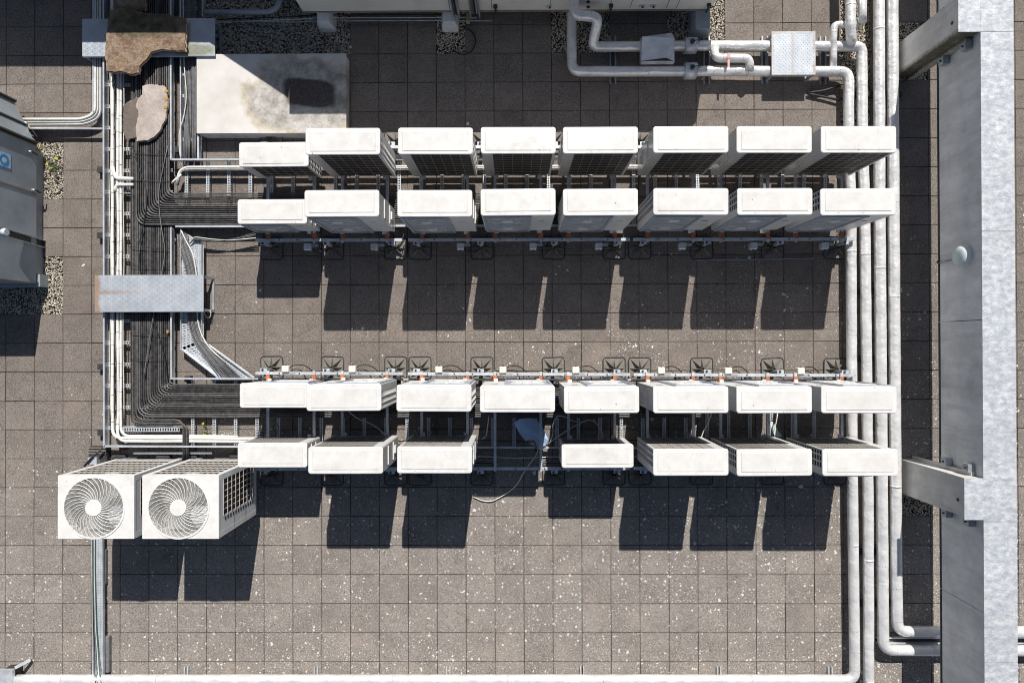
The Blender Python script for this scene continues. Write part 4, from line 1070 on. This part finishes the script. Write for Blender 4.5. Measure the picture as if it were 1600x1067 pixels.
for k, (xs_, mt) in enumerate((((207, 216, 231, 226, 214, 219, 240, 258, 262), 'dark_cable'), ((262, 255, 247, 250, 259, 252, 238, 229, 224), 'grey_cable'))):
    pts = [P(x, y, .222) for x, y in zip(xs_, (228, 262, 300, 345, 392, 430, 500, 560, 592))]
    tag(MB().tube(rounded(pts, .4, 4), .0075, 6).build('cable', mt), ('loose black cable wandering over the black pipes of the main tray', 'loose grey cable wandering over the black pipes of the main tray')[k], 'cable')
q = P(262, 518, .215)
tag(MB().prism([(q.x-.02, q.y-.03), (q.x+.02, q.y-.02), (q.x+.015, q.y+.03), (q.x-.015, q.y+.025)], .205, .222).build('leaf', 'orange_lichen'), 'small yellow leaf on the black pipes south of the long step', 'leaf')
# second tray by the plinth with grey cables
ladder('narrow cable tray of grey cables beside the plinth', (294, 170), None, 0,
       [((281.5, -60), (282.5, 245), .20, .02), ((309.5, 212), (309.5, 248), .20, .03), ((316, -60), (316, 26), .2, .012)],
       [((295, y), 26*U) for y in range(-20, 250, 34)], 'x')
for i in range(10):
    x = 289+i*1.85
    pts = [P(x+random.uniform(-.5, .5)-max(0, (y-170))*.03*(1 if i < 6 else 0), y, .145+.012*(i % 2)) for y in (-60, 40, 100, 150, 200, 252)]
    tag(MB().tube(rounded(pts, .3, 3), .0098, 6).build('cable', 'grey_cable'), 'grey cable in the narrow tray beside the plinth, %s from the west' % NTH[i].replace('outermost', 'first'), 'cable', 'grey cables beside the plinth')
pts = rounded([P(286, -40, .19), P(287, 90, .19), P(289, 120, .19), P(292, 152, .19), P(287, 185, .19), P(280, 205, .19), P(280, 235, .19), P(285, 262, .17)], .3, 5)
tag(MB().tube(pts, .010, 6).build('cable', 'pale_cable'), 'loose white cable wandering across the narrow tray beside the plinth', 'cable')
for k in range(3):
    pts = rounded([P(276+k, 290, .17), P(280+k*2, 268, .18), P(290, 261.5+k*2.6, .18), P(374, 261+k*2.6, .18), P(1300, 259+k*2.6, .18)], .12, 5)
    tag(MB().tube(pts, (.022, .012, .010)[k], 8).build('white_pipe' if k == 0 else 'cable', ('white_lagging', 'pale_cable', 'grey_cable')[k]), ('white pipe curling into the northern branch tray', 'pale cable alongside the curled white pipe', 'grey cable alongside the curled white pipe')[k], 'pipe' if k == 0 else 'cable')
# folded wad of white lagging
t_ = MB()
for i in range(7):
    c = P(270+i*1.8, 286-i*1.5, .17); t_.tube([c+Vector((-.02, random.uniform(-.05, .01), 0)), c+Vector((.03, .045, .01))], .016, 6)
tag(t_.build('lagging_offcut', 'white_lagging'), 'crumpled white lagging wad in the bend of the northern branch', 'lagging')

# perforated tray under the long step
def perforated(poly, z, name, mat, parent, base):
    """plate with real slots: a lattice of strips between two edge lines"""
    m_ = MB()
    (a0_, a1_), (b0_, b1_) = poly
    L_ = (a1_-a0_).length; n = max(4, int(L_/.045)); k = 5
    for j in range(k+1):
        f = j/k; p = a0_.lerp(b0_, f)-base; q = a1_.lerp(b1_, f)-base; p.z = q.z = z
        m_.beam(p, q, .021 if 0 < j < k else .026, .003)
    for i in range(n+1):
        f = i/n; p = a0_.lerp(a1_, f)-base; q = b0_.lerp(b1_, f)-base; p.z = q.z = z-.0032
        m_.beam(p, q, .030, .003)
    return m_.build(name, mat, parent)
pt = thing('perforated_tray', 'perforated steel tray of grey cables bending south-east towards the southern rows', 'cable tray', tuple(P(300, 450, 0)))
bb = pt.location.copy()
A0, A1, B0, B1 = P(284.5, 362, .12), P(284.5, 545, .12), P(317, 382, .12), P(317, 532, .12)
perforated(((A0, A1), (B0, B1)), .12, 'perforated_plate', 'galvanised', pt, bb)
C0, C1 = P(345, 592, .12), P(397, 590, .12)
perforated(((A1, C0), (B1, C1)), .12, 'perforated_plate', 'galvanised', pt, bb)
for p, q in ((A0, A1), (B0, B1), (A1, C0), (B1, C1)):
    u = p-bb; v = q-bb; u.z = v.z = .15
    MB().beam(u, v, .008, .06).build('side_lip', 'galvanised', pt)
for i in range(9):
    g = i*2.1
    pts = [P(277+g*.95, 366, .14), P(279+g*.9, 385, .15), P(287+g*.9, 408, .155), P(293+g*.9, 435, .155), P(294+g*.95, 470, .15), P(294+g*1., 505, .15), P(301+g, 530, .15), P(318+g*1.3, 555, .15), P(347+g*2.1, 596, .15)]
    tag(MB().tube(rounded(pts, .25, 4), .0100, 6).build('cable', ('grey_cable', 'grey_lagging', 'grey_cable')[i % 3]), 'grey cable curving through the perforated tray, %s from the west' % NTH[i].replace('outermost', 'first'), 'cable', 'grey cables in the perforated tray')
pts = [P(282, 358, .17), P(291, 378, .17), P(301, 395, .17), P(307, 425, .17), P(308, 470, .17), P(308, 505, .17), P(322, 540, .17), P(352, 566, .17)]
tag(MB().tube(rounded(pts, .3, 4), .012, 6).build('cable', 'pale_cable'), 'loose cream cable on top of the perforated tray', 'cable')
for k in range(4):
    pts = [P(299-k, 378+k, .16), P(303, 370+k*1.5, .17), P(330, 374+k*1.5, .17), P(360, 376-k*.5, .17), P(400, 372-k*3, .2)]
    tag(MB().tube(rounded(pts, .2, 4), .009, 6).build('cable', ('pale_cable', 'dark_cable', 'grey_cable', 'dark_cable')[k]), ('pale looped cable at the west end of the shaded rail', 'black looped cable nearest the pale one at the shaded rail', 'grey looped cable at the west end of the shaded rail', 'black looped cable highest against the branch tray')[k], 'cable')

# west branch of pale pipes
ta = thing('cable_tray', 'short westward cable tray rail carrying pale pipes to the slate unit', 'cable tray', tuple(P(100, 200, 0)))
u0 = ta.location
for p, q in (((46, 200.5), (160, 201)), ((145.5, 175), (145.5, -40)), ((157, 90), (157, -40))):
    u = P(*p, .17)-u0; v = P(*q, .17)-u0; u.z = v.z = .15
    MB().beam(u, v, .022, .05).build('side_rail', 'galvanised', ta)
for i in range(7):
    pts = rounded([P(34+i*2, 185+i*2.0, .15), P(128+i, 185+i*1.9, .15), P(147+i*1.9, 176+i*1.5, .15), P(147.5+i*1.8, 80, .15), P(148+i*1.6, -40, .15)], .28, 6)
    tag(MB().tube(pts, (.011, .017, .010, .012, .009, .012, .010)[i], 8).build('pale_pipe', ('pale_cable', 'white_lagging', 'grey_cable', 'pale_cable', 'grey_cable', 'white_lagging', 'grey_cable')[i]), 'pale pipe sweeping from the slate unit round to the main tray, %s from outside' % ORD[i], 'pipe')
pts = [P(38, 190, .2), P(50, 203, .12), P(58, 214, .03)]
tag(MB().tube(pts, .011, 6).build('cable', 'pale_cable'), 'short pale cable dropping beside the slate unit corner', 'cable')

# south-west perforated tray
ts = thing('perforated_tray', 'narrow perforated tray with loose wires running south from the condensing units', 'cable tray', tuple(P(152, 950, 0)))
bb = ts.location.copy()
perforated(((P(147.5, 780, .1), P(149, 1060, .1)), (P(160, 780, .1), P(161.5, 1060, .1))), .10, 'perforated_plate', 'galvanised', ts, bb)
for xa, xb in ((143.5, 145.5), (160, 161.5)):
    u = P(xa, 780, .13)-bb; v = P(xb, 1060, .13)-bb; u.z = v.z = .12
    MB().beam(u, v, .012, .05).build('side_lip', 'galvanised', ts)
for y0_, y1_ in ((858, 912), (993, 1050)):
    u = P(167.5 if y0_ > 900 else 162, y0_, .05)-bb; v = P(167.5 if y0_ > 900 else 162, y1_, .05)-bb
    o = MB().cbox(u.x-.045, u.x+.045, v.y, u.y, 0, .075, .012).build('foot_block', 'grey_cable', ts)
for k in range(4):
    pts = [P(146+k*.7, 800, .125), P(145.5+k, 900, .125), P(146+1.6*k, 980, .125), P(148+1.8*k, 1010, .13), P(147+3*k-1.5*(k % 2), 1040, .15), P(150+k*3, 1075, .34)]
    tag(MB().tube(rounded(pts, .3, 4), .007, 6).build('cable', ('dark_cable', 'grey_cable', 'pale_cable', 'tape_green')[k]), ('black wire lying in the narrow southern tray', 'grey wire lying in the narrow southern tray', 'pale wire lying in the narrow southern tray', 'green wire lying in the narrow southern tray')[k], 'cable')

# ================================================================ STEPS OVER THE TRAYS
def step(x0, x1, y0, y1, z, lab, pitch=.062, leg_out=0.):
    a = P(x0, y0, z); b = P(x1, y1, z)
    t = thing('step_over_platform', lab, 'platform', ((a.x+b.x)/2, (a.y+b.y)/2, 0))
    hw, hd = (b.x-a.x)/2, (a.y-b.y)/2
    MB().box(-hw, hw, -hd, hd, z-.006, z).build('plate', 'chequer_plate', t)
    MB().box(-hw, hw, -hd+.0, -hd+.004, z-.05, z-.0062).box(-hw, hw, hd-.004, hd, z-.05, z-.0062).build('skirt', 'galvanised', t)
    tr = MB(); nx_ = int(2*hw/pitch); ny_ = int(2*hd/(pitch*.75))
    for i in range(nx_):
        for j in range(ny_):
            cx = -hw+.045+(2*hw-.09)*i/(nx_-1)+(pitch*.25 if j % 2 else -pitch*.25)*.8; cy = -hd+.04+(2*hd-.08)*j/(ny_-1)
            ang = .75 if (i+j) % 2 else -.75
            d = Vector((math.cos(ang), math.sin(ang), 0))*.019; n = Vector((-d.y, d.x, 0)).normalized()*.006
            c = Vector((cx, cy, z))
            tr.add([c-d, c-n, c+d, c+n, c-d*.4+Vector((0, 0, .004)), c+d*.4+Vector((0, 0, .004))], [(0, 1, 5, 4), (1, 2, 5), (2, 3, 4, 5), (3, 0, 4)])
    tr.build('tread_pattern', 'chequer_plate', t, kind='stuff')
    for sx in (-1, 1):
        xx = sx*(hw-.03+leg_out*(sx > 0))
        for yy in (-hd+.03, hd-.03):
            MB().beam((xx, yy, -.001), (sx*(hw-.03), yy, z-.052), .04, .04).build('leg', 'galvanised_dull', t)
        MB().box(xx-.02, xx+.02, -hd+.055, hd-.055, .0, .02).build('leg_tie', 'galvanised_dull', t)
    return t
step(148, 318, 430, 487, .32, 'long chequer plate step with a rusty west end bridging the main tray', .062, .05)
step(128.5, 336, 30, 87.5, .29, 'chequer plate step under the rotten board at the north end of the main tray', .062)
step(1205.5, 1274.5, 49.5, 117, .33, 'square rust-edged chequer plate platform over the silver pipes', .05)
pts = rounded([P(319, 489, .2), P(324, 498, .1), P(330, 494, .1), P(328, 484, .15)], .05)
tag(MB().tube(pts, .006, 6).build('cable', 'pale_cable'), 'small white cable loop hanging from the rusty step leg', 'cable')

# rotten board and broken slabs
def slab(name, px, z, th, mat, lab, cat, jag=1.2, edge=None, tilt=0.):
    rg = random.Random(len(px)*13+int(px[0][0])); pts = []
    for a, b in zip(px, px[1:]+px[:1]):
        l_ = math.hypot(b[0]-a[0], b[1]-a[1]); k = max(1, int(l_/4)) if (edge is None or (a, b) in edge or edge == 'all') else 1
        for i in range(k):
            f = i/k; pts.append((a[0]+(b[0]-a[0])*f+(rg.uniform(-jag, jag) if i else 0), a[1]+(b[1]-a[1])*f+(rg.uniform(-jag, jag) if i else 0)))
    w3 = [P(x, y, z) for x, y in pts]; c = sum((Vector(q) for q in w3), Vector())/len(w3)
    t = thing(name, lab, cat, (c.x, c.y, z-th))
    loc = [(q.x-c.x, q.y-c.y) for q in w3]
    ins = [(x*.985, y*.975) for x, y in loc]
    MB().prism(loc, 0, th*.55, .004).build('core', 'broken_edge', t)
    # top skin slightly smaller, gently uneven
    m_ = MB(); k = len(ins); zt = [th+rg.uniform(-.003, .003) for _ in ins]
    vs = [(x, y, th*.552) for x, y in ins]+[(x, y, z_) for (x, y), z_ in zip(ins, zt)]+[(0, 0, th+.004)]
    ar = sum(ins[i][0]*ins[(i+1) % k][1]-ins[(i+1) % k][0]*ins[i][1] for i in range(k))
    fs = [(i, (i+1) % k, k+(i+1) % k, k+i) for i in range(k)]+[(k+i, k+(i+1) % k, 2*k) for i in range(k)]
    if ar < 0: fs = [f[::-1] for f in fs]
    m_.add(vs, fs); m_.build('skin', mat, t)
    return t
slab('rotten_board', [(168, 30), (172, 14), (205, 16), (226, 20), (262, 22), (291, 28), (290, 80), (268, 79), (250, 78), (236, 82), (230, 92), (218, 104), (217, 115), (205, 117), (190, 113), (166, 113), (163, 88), (165, 60)], .40, .05, 'rotten_board', 'mossy rotten board with a ragged broken edge lying on the northern step', 'board', 1.0)
slab('moss_clump', [(178, 14), (180, -8), (205, -14), (226, -4), (228, 12), (208, 20)], .36, .05, 'rotten_board', 'dark mossy debris clump north of the rotten board', 'debris', 2)
slab('stone_fragment', [(222, 134), (236, 131), (256, 134), (261, 146), (262, 166), (259, 184), (250, 205), (241, 215), (230, 221), (213, 222), (212, 205), (214, 190), (216, 178), (212, 165), (215, 155), (222, 147)], .265, .045, 'pale_stone', 'pale broken stone slab with orange lichen on the black pipes', 'stone slab', 1.0)
slab('slab_fragment', [(192, 166), (198, 160), (213, 152), (222, 160), (222, 214), (196, 218), (192, 200)], .215, .02, 'brown_slab', 'flat brown slab piece half under the pale stone', 'stone slab', 1.0)
for x, y, lab in ((259.5, 143, 'north'), (259.5, 155, 'middle'), (258.5, 168, 'south')):
    c = P(x, y, .268); tag(MB().disc((c.x, c.y), .035, .262, .272, 9, .026).build('lichen_patch', 'orange_lichen'), 'orange lichen patch on the edge of the pale stone, %s one of three' % lab, 'lichen')
# torn sheet below the empty place
sh = [(803, 660), (813, 654), (829, 653), (838, 655), (848, 668), (857, 687), (853, 695), (840, 700), (834, 696), (822, 690), (811, 676)]
w3 = [P(x, y, .30+.03*math.sin(i*1.7)) for i, (x, y) in enumerate(sh)]; c = sum(w3, Vector())/len(w3)
t = thing('torn_sheet', 'torn pale blue sheet with a brown ragged corner lying in the empty heat pump place', 'sheet', tuple(c))
m_ = MB(); k = len(w3); cc = Vector((0, 0, .02))
vs = [q-c for q in w3]+[cc]+[q-c-Vector((0, 0, .008)) for q in w3]+[cc-Vector((0, 0, .008))]
fs = [(i, k, (i+1) % k) for i in range(k)]+[(k+1+i, k+1+(i+1) % k, 2*k+1) for i in range(k)]+[(i, (i+1) % k, k+1+(i+1) % k, k+1+i) for i in range(k)]
m_.add(vs, fs, False).build('sheet_skin', 'pale_blue', t)
m_ = MB()
for a, b in (((823, 690), (834, 689)), ((834, 689), (838, 700)), ((822, 690), (829, 694))):
    m_.beam(P(*a, .335)-c, P(*b, .335)-c, .04, .006)
m_.build('torn_edge', 'rust_metal', t)
q = P(1212, 668, .3)
t = thing('sheet_offcut', 'small pointed greenish sheet offcut between the southern rows near the east end', 'sheet', tuple(q))
MB().prism([(-.12, .12), (-.05, .10), (.10, -.16), (-.02, -.14)], 0, .01).build('sheet_skin', 'lamp_glass', t)

# ================================================================ SILVER PIPES
def pipe(pts, r, lab, name='clad_pipe', bend=.16, joints=True, grp=None, n=20):
    pts = [Vector(p) for p in pts]; c = pts[0].copy(); c.z = 0
    t = thing(name, lab, 'pipe', tuple(c), 0, grp)
    path = rounded([p-c for p in pts], bend, 7)
    full = [path[0]]
    for a, b in zip(path, path[1:]): full += subdiv([a, b], .16)[1:]
    full = [full[0]]+[p+Vector((random.uniform(-.0018, .0018), random.uniform(-.0018, .0018), 0)) for p in full[1:-1]]+[full[-1]]
    MB().tube(full, r, n, True, .010).build('cladding', 'foil_cladding', t)
    if joints:
        for a, b in zip(pts, pts[1:]):
            l_ = (b-a).length; d = (b-a).normalized(); s_ = 1.2+random.uniform(-.4, .6)
            while s_ < l_-.3:
                p = a+d*s_-c; MB().tube([p-d*.018, p+d*.018], r*1.012, n).build('joint_band', 'foil_cladding', t); s_ += random.uniform(1.6, 2.6)
    for k in range(1, len(pts)-1):                         # rivets round each elbow
        b_ = pts[k]; u = (pts[k-1]-b_).normalized(); v = (pts[k+1]-b_).normalized(); rv_ = MB()
        for d, e in ((u, v), (v, u)):
            pp = b_+d*(bend*1.05)-c
            side = d.cross(Vector((0, 0, 1))); side = side.normalized() if side.length > .1 else Vector((0, 1, 0))
            upv = side.cross(d).normalized(); upv = upv if upv.z >= 0 else -upv
            for q_ in range(5):
                an = R(30+30*q_); nn_ = side*math.cos(an)+upv*math.sin(an)
                rv_.tube([pp+nn_*(r*.99), pp+nn_*(r*1.035)], .006, 5)
        rv_.build('rivet', 'taupe_trim', t, kind='stuff')
    return t
rP = .098; zP = .20
def PX1(x, y): return P(x, y, zP)
pA = pipe([PX1(26, 1061.5), PX1(700, 1061.5), PX1(1335.5, 1061.5), PX1(1335, 1000), PX1(1331.3, 700), PX1(1330.5, 540), PX1(1329.5, 330), PX1(1326, 215), PX1(1326, 112), PX1(1130, 111.5), PX1(893.5, 112), PX1(893, 12), PX1(893, -80)], rP*.86, 'westernmost of the four long silver pipes, turning west at both ends', bend=.17)
pB = pipe([PX1(1357.5, 1150), PX1(1356.5, 800), PX1(1353.5, 540), PX1(1351, 330), PX1(1347.5, 200), PX1(1346.5, 73), PX1(1120, 72), PX1(925, 73.5), P(935, 27, .56), P(897, 24, .56), P(897, -90, .60)], rP*.86, 'second long silver pipe from the west, turning west past the square platform', bend=.12)
pC = pipe([PX1(1373, -80), PX1(1374, 300), PX1(1376.5, 600), PX1(1379, 900), PX1(1380, 1015), PX1(1500, 1015.5), PX1(1720, 1016)], rP*.92, 'third long silver pipe from the west, elbow turning east at the lower right', bend=.18)
pD = pipe([PX1(1394, -80), PX1(1396, 300), PX1(1398, 600), PX1(1400.5, 900), PX1(1402, 986), PX1(1500, 986), PX1(1720, 986.5)], rP*.92, 'easternmost of the four long silver pipes, passing closest to the parapet', bend=.18)
pipe([P(1328.5, -80, .42), P(1329, 40, .42), P(1330, 62, .34), P(1330.5, 68, .22)], .082, 'silver pipe descending from the north onto the square-platform pipe run', bend=.05)
pipe([P(1347.5, -80, .40), P(1347.5, 35, .40)], .068, 'short capped silver pipe end at the north-east', bend=.05)
pipe([P(1343, 39, .30), P(1303, 39, .30), P(1302, 60, .28), P(1302, 106, .2)], .058, 'thin silver branch pipe with two elbows near the square platform', bend=.08)
pipe([P(1117, 73, .27), P(1117, 91.5, .33), P(1171, 91.5, .33), P(1171.5, 110, .28)], .070, 'S-shaped silver bypass pipe with a red strap', bend=.12, joints=False)
q = P(1138.5, 97, .40); tag(MB().box(q.x-.018, q.x+.018, q.y-.10, q.y+.10, .395, .402).box(q.x-.03, q.x+.03, q.y+.06, q.y+.12, .400, .412).build('strap', 'red_strap'), 'pinkish red strap over the S-shaped bypass pipe', 'strap')
for k, (yy) in enumerate((72, 111.5)):
    q = P(1078, yy, zP); t = thing('pipe_valve', ('northern' if k == 0 else 'southern')+' pipe valve under a wide grey band with a black knob', 'valve', (q.x, q.y, 0), 0, 'banded valves on the silver pipes')
    MB().tube([(-.10, 0, zP), (.10, 0, zP)], .135, 22).build('band', 'galvanised', t)
    MB().tube([(0, 0, zP+.13), (0, .0, zP+.19)], .035, 12).build('knob', 'dark_metal', t)
    MB().tube([(.0, .015, zP+.2), (-.05, .03, zP+.18), (-.02, -.03, zP+.17), (.06, .01, zP+.19), (.14, .02, zP+.12)], .008, 6).build('wire', 'tape_green', t)
    MB().tube([(.11, .02, zP+.07), (.20, .02, zP+.09)], .03, 8).build('sleeve', 'galvanised', t)
# folded cover sheet over the pipe
q = P(1029, 76, .42); t = thing('cover_sheet', 'bent shiny metal cover sheet over the upper silver pipe', 'cover', (q.x, q.y, 0))
a, b, c_, d = [P(x, y, .42)-q for x, y in ((1003.5, 57.5), (1055, 57.5), (1054, 95.5), (1002, 95.5))]
z_ = Vector((0, 0, .42))
e = P(1046, 70, .38)-q; 
vs = [a+z_, b+z_+Vector((0, 0, -.03)), c_+z_, d+z_, e+Vector((0, 0, .38)), P(1040, 92, .40)-q+Vector((0, 0, .40))]
for v in vs: pass
vs = [Vector((v.x, v.y, (.42, .37, .41, .42, .36, .43)[i])) for i, v in enumerate(vs)]
MB().add(vs, [(3, 5, 4, 0), (5, 2, 4), (2, 1, 4), (1, 0, 4), (0, 4, 5, 3), (4, 2, 5), (4, 1, 2), (4, 0, 1)][:4]).build('top_sheet', 'shiny_sheet', t)
MB().box(vs[0].x, vs[1].x-.004, vs[3].y+.0, vs[3].y+.004, .28, .405).box(vs[3].x+.002, vs[3].x+.006, vs[3].y+.005, vs[0].y, .28, .405).build('side_sheet', 'galvanised', t)
MB().add([vs[0]+Vector((.02, .003, -.01)), vs[1]+Vector((-.03, .11, -.05)), vs[1]+Vector((0, .003, -.01)), vs[0]+Vector((.02, 0, -.03))], [(0, 2, 1), (0, 1, 3)]).build('lifted_flap', 'galvanised', t)
# ladder support feet crossing under both runs
for x in (958, 1105, 1196, 1287):
    q = P(x, 92, .06)
    t = thing('pipe_support', {958: 'thin pipe support west of the bent cover sheet', 1105: 'pipe support hidden by the S-shaped bypass', 1196: 'pipe support at the west side of the square platform', 1287: 'pipe support at the east side of the square platform'}[x], 'pipe support', (q.x, q.y, 0), 0, 'supports under the east-west silver pipes')
    for dx in (-.045, .045): MB().box(dx-.012, dx+.012, -.42, .40, .0, .04).build('runner', 'galvanised_dull', t)
    for yy in (-.22, .22): MB().box(-.05, .05, yy-.05, yy+.05, .041, .10).build('saddle', 'rubber', t)
for k, y in enumerate((150, 455, 560, 860, 940)):
    q = G(1366, y)
    t = thing('pipe_support', 'low rubber support under the four long silver pipes, %s from the north' % ORD[k], 'pipe support', (q.x, q.y, 0), 0, 'supports under the four long silver pipes')
    MB().cbox(-.42, .44, -.05, .05, -.0, .09, .015).build('beam', 'rubber', t)
# small straps along the southern pipe
for k, x in enumerate((288, 492, 700, 910, 1125, 1300)):
    q = P(x, 1050.5, .1)
    t = thing('pipe_clip', 'small steel clip beside the southern silver pipe, %s from the west' % ORD[k], 'clip', (q.x, q.y, 0), 0, 'clips along the southern pipe')
    for dx in (-.028, .028): MB().box(dx-.009, dx+.009, -.10, .07, .0, .05).build('leg', 'galvanised', t)
    MB().box(-.037, .037, -.16, -.11, .0, .08).build('foot', 'rubber', t)
q = P(10, 1056, .3)
t = thing('pipe_bracket', 'pale metal pipe bracket at the south-west corner', 'bracket', (q.x, q.y, 0))
MB().box(-.2, .10, -.14, .10, .24, .30).build('plate', 'galvanised', t)
MB().beam((.08, .10, .22), (.22, .16, .06), .05, .02).build('arm', 'galvanised', t)
MB().box(-.15, .05, -.1, .05, 0, .239).build('stand', 'rubber', t)
# strut between the eastbound pipes, bottom right
q = P(1440, 1001, .1); q2_ = P(1700, 1001, .1)
t = thing('slotted_strut', 'slotted steel strut between the two eastbound silver pipes', 'strut', (q.x, q.y, 0))
for dy in (-.045, .045): MB().box(-.75, q2_.x-q.x, dy-.012, dy+.012, .04, .09).build('strut_lip', 'galvanised', t)
MB().box(-.75, q2_.x-q.x, -.03, .03, .04, .05).build('strut_web', 'dark_metal', t)
# black hose fork beside the pipes
for pts, lab in (([P(1262, 145, .06), P(1285, 143, .06), P(1312, 134, .08)], 'upper black hose lying by the square platform'), ([P(1262, 147, .05), P(1285, 151, .05), P(1312, 157, .06)], 'lower black hose lying by the square platform')):
    tag(MB().tube(rounded(pts, .3, 4), .02, 8).build('hose', 'dark_cable'), lab, 'hose')

# ================================================================ LOOSE CABLES AND LITTER
def cable(px, z, r, mat, lab, cat='cable'):
    pts = [P(x, y, (z[i] if isinstance(z, list) else z)) for i, (x, y) in enumerate(px)]
    tag(MB().tube(rounded(pts, .5, 6), r, 6).build('cable', mat), lab, cat)
cable([(842, 697), (838, 712), (828, 724), (818, 738), (808, 758), (790, 772), (768, 784), (752, 782), (740, 776)], [.36, .38, .38, .36, .2, .03, .02, .02, .02], .009, 'pale_cable', 'white cable looping from the empty place down onto the pavers')
cable([(752, 686), (760, 682), (762, 665), (764, 650)], .36, .009, 'pale_cable', 'pale cable rising at the west side of the empty place')
cable([(858, 694), (864, 680), (864, 660), (872, 648), (885, 652), (900, 660), (925, 655), (938, 668), (942, 680)], [.4, .42, .44, .46, .46, .44, .44, .42, .4], .008, 'pale_cable', 'pale cable arching beside the alone-standing short heat pump')
cable([(860, 690), (880, 676), (900, 664), (922, 655)], [.38, .4, .42, .44], .008, 'pale_cable', 'second pale cable crossing the arching one')
cable([(545, 643), (560, 655), (580, 662), (592, 670), (602, 680)], [.4, .38, .38, .4, .42], .010, 'pale_cable', 'pale hose drooping between the southern rows near the west end')
cable([(429, 640), (429, 655), (436, 668), (430, 680)], .38, .008, 'tape_green', 'greenish wire hanging under the short unit of the third row')
cable([(1112, 645), (1106, 662), (1098, 676), (1094, 690)], [.5, .45, .4, .4], .009, 'pale_cable', 'pale cable hanging between the fifth and sixth southern units')
cable([(1215, 645), (1213, 660), (1208, 676)], .42, .010, 'pale_cable', 'pale cable near the pointed sheet offcut')
cable([(720, 42), (738, 48), (745, 66), (735, 84), (718, 86), (708, 78)], .03, .012, 'dark_cable', 'black cable coil lying by the north gravel')
for k, (yy, mt) in enumerate(((706, 'grey_cable'), (714, 'pale_cable'), (722, 'grey_cable'), (688, 'dark_cable'))):
    cable([(610, yy+1), (760, yy-1), (800, yy+2), (880, yy-1), (1300, yy+1)], .10, .008, mt, ('grey cable running just south of the branch tray under the empty place', 'pale cable running along the middle of the ground strip under the empty place', 'grey cable running nearest the south rail under the empty place', 'black cable running inside the branch tray under the empty place')[k])
c0 = P(1088, 407, .02); c1_ = P(1272, 404, .02)
tag(MB().beam(c0, c1_, .012, .012).build('steel_rod', 'galvanised_dull'), 'long thin steel rod lying on the shaded pavers', 'rod')
for k, (x, y, s_, mt, lab) in enumerate(((1171, 403, .04, 'litter', 'small white litter scrap beside the thin steel rod'), (835, 738, .05, 'litter', 'white label scrap on the pavers south of the empty place'), (1251, 760, .045, 'litter', 'white cup lid scrap in the shadow east of the south rows'), (548, 74, .028, 'litter', 'white round pebble at the corner of the north gravel'), (731, 194, .035, 'litter', 'pale round disc on the shaded pavers north of the heat pumps'), (495, 397, .03, 'twig', 'short twig on the shaded pavers by a rubber foot'), (741, 797, .04, 'litter', 'white bird-dropping patch on the sunny pavers beside the cable loop'))):
    q = P(x, y, .0); m_ = MB(); n = 7
    pts = [(q.x+s_*random.uniform(.6, 1.1)*math.cos(6.283*i/n), q.y+s_*random.uniform(.5, 1)*math.sin(6.283*i/n)) for i in range(n)]
    m_.prism(pts, .002, .010)
    tag(m_.build('twig' if mt == 'twig' else 'litter_scrap', mt), lab, 'litter')

# weeds in the gravel by the slate unit
def weed(px, py, n, hgt, lab, flowers):
    q = G(px, py); t = thing('weed', lab, 'plant', (q.x, q.y, -.01))
    st_ = MB(); lf = MB(); fl = MB(); rg = random.Random(int(px*7+py))
    for i in range(n):
        a = rg.uniform(0, 6.28); r = rg.uniform(.05, .22); h = hgt*rg.uniform(.5, 1)
        tip = Vector((math.cos(a)*r, math.sin(a)*r, h)); st_.tube([(0, 0, 0), tip*.5+Vector((0, 0, .02)), tip], .003, 4)
        for j in range(7):
            f = rg.uniform(.3, 1); c = tip*f; d = Vector((rg.uniform(-1, 1), rg.uniform(-1, 1), rg.uniform(-.2, .5))).normalized()*rg.uniform(.02, .04)
            sd = d.cross(Vector((0, 0, 1))).normalized()*.009
            lf.add([c, c+d*.5+sd, c+d, c+d*.5-sd], [(0, 1, 2, 3)])
        if i < flowers:
            for j in range(3):
                p_ = tip+Vector((rg.uniform(-.015, .015), rg.uniform(-.015, .015), .008)); fl.disc((p_.x, p_.y), .013, p_.z, p_.z+.008, 7)
    st_.build('stem', 'leaf', t); lf.build('leaves', 'leaf', t, kind='stuff'); fl.build('flowers', 'flower', t, kind='stuff') if flowers else None
weed(62, 238, 9, .22, 'yellow-flowered weed against the corner of the slate unit', 4)
weed(88, 258, 10, .16, 'low sprawling weed with few yellow flowers at the gravel edge', 3)
weed(325, 208, 8, .05, 'dark green moss tuft along the foot of the plinth', 0)
weed(325, 675, 7, .08, 'dry ochre weed between the rungs of the southern branch tray', 3)
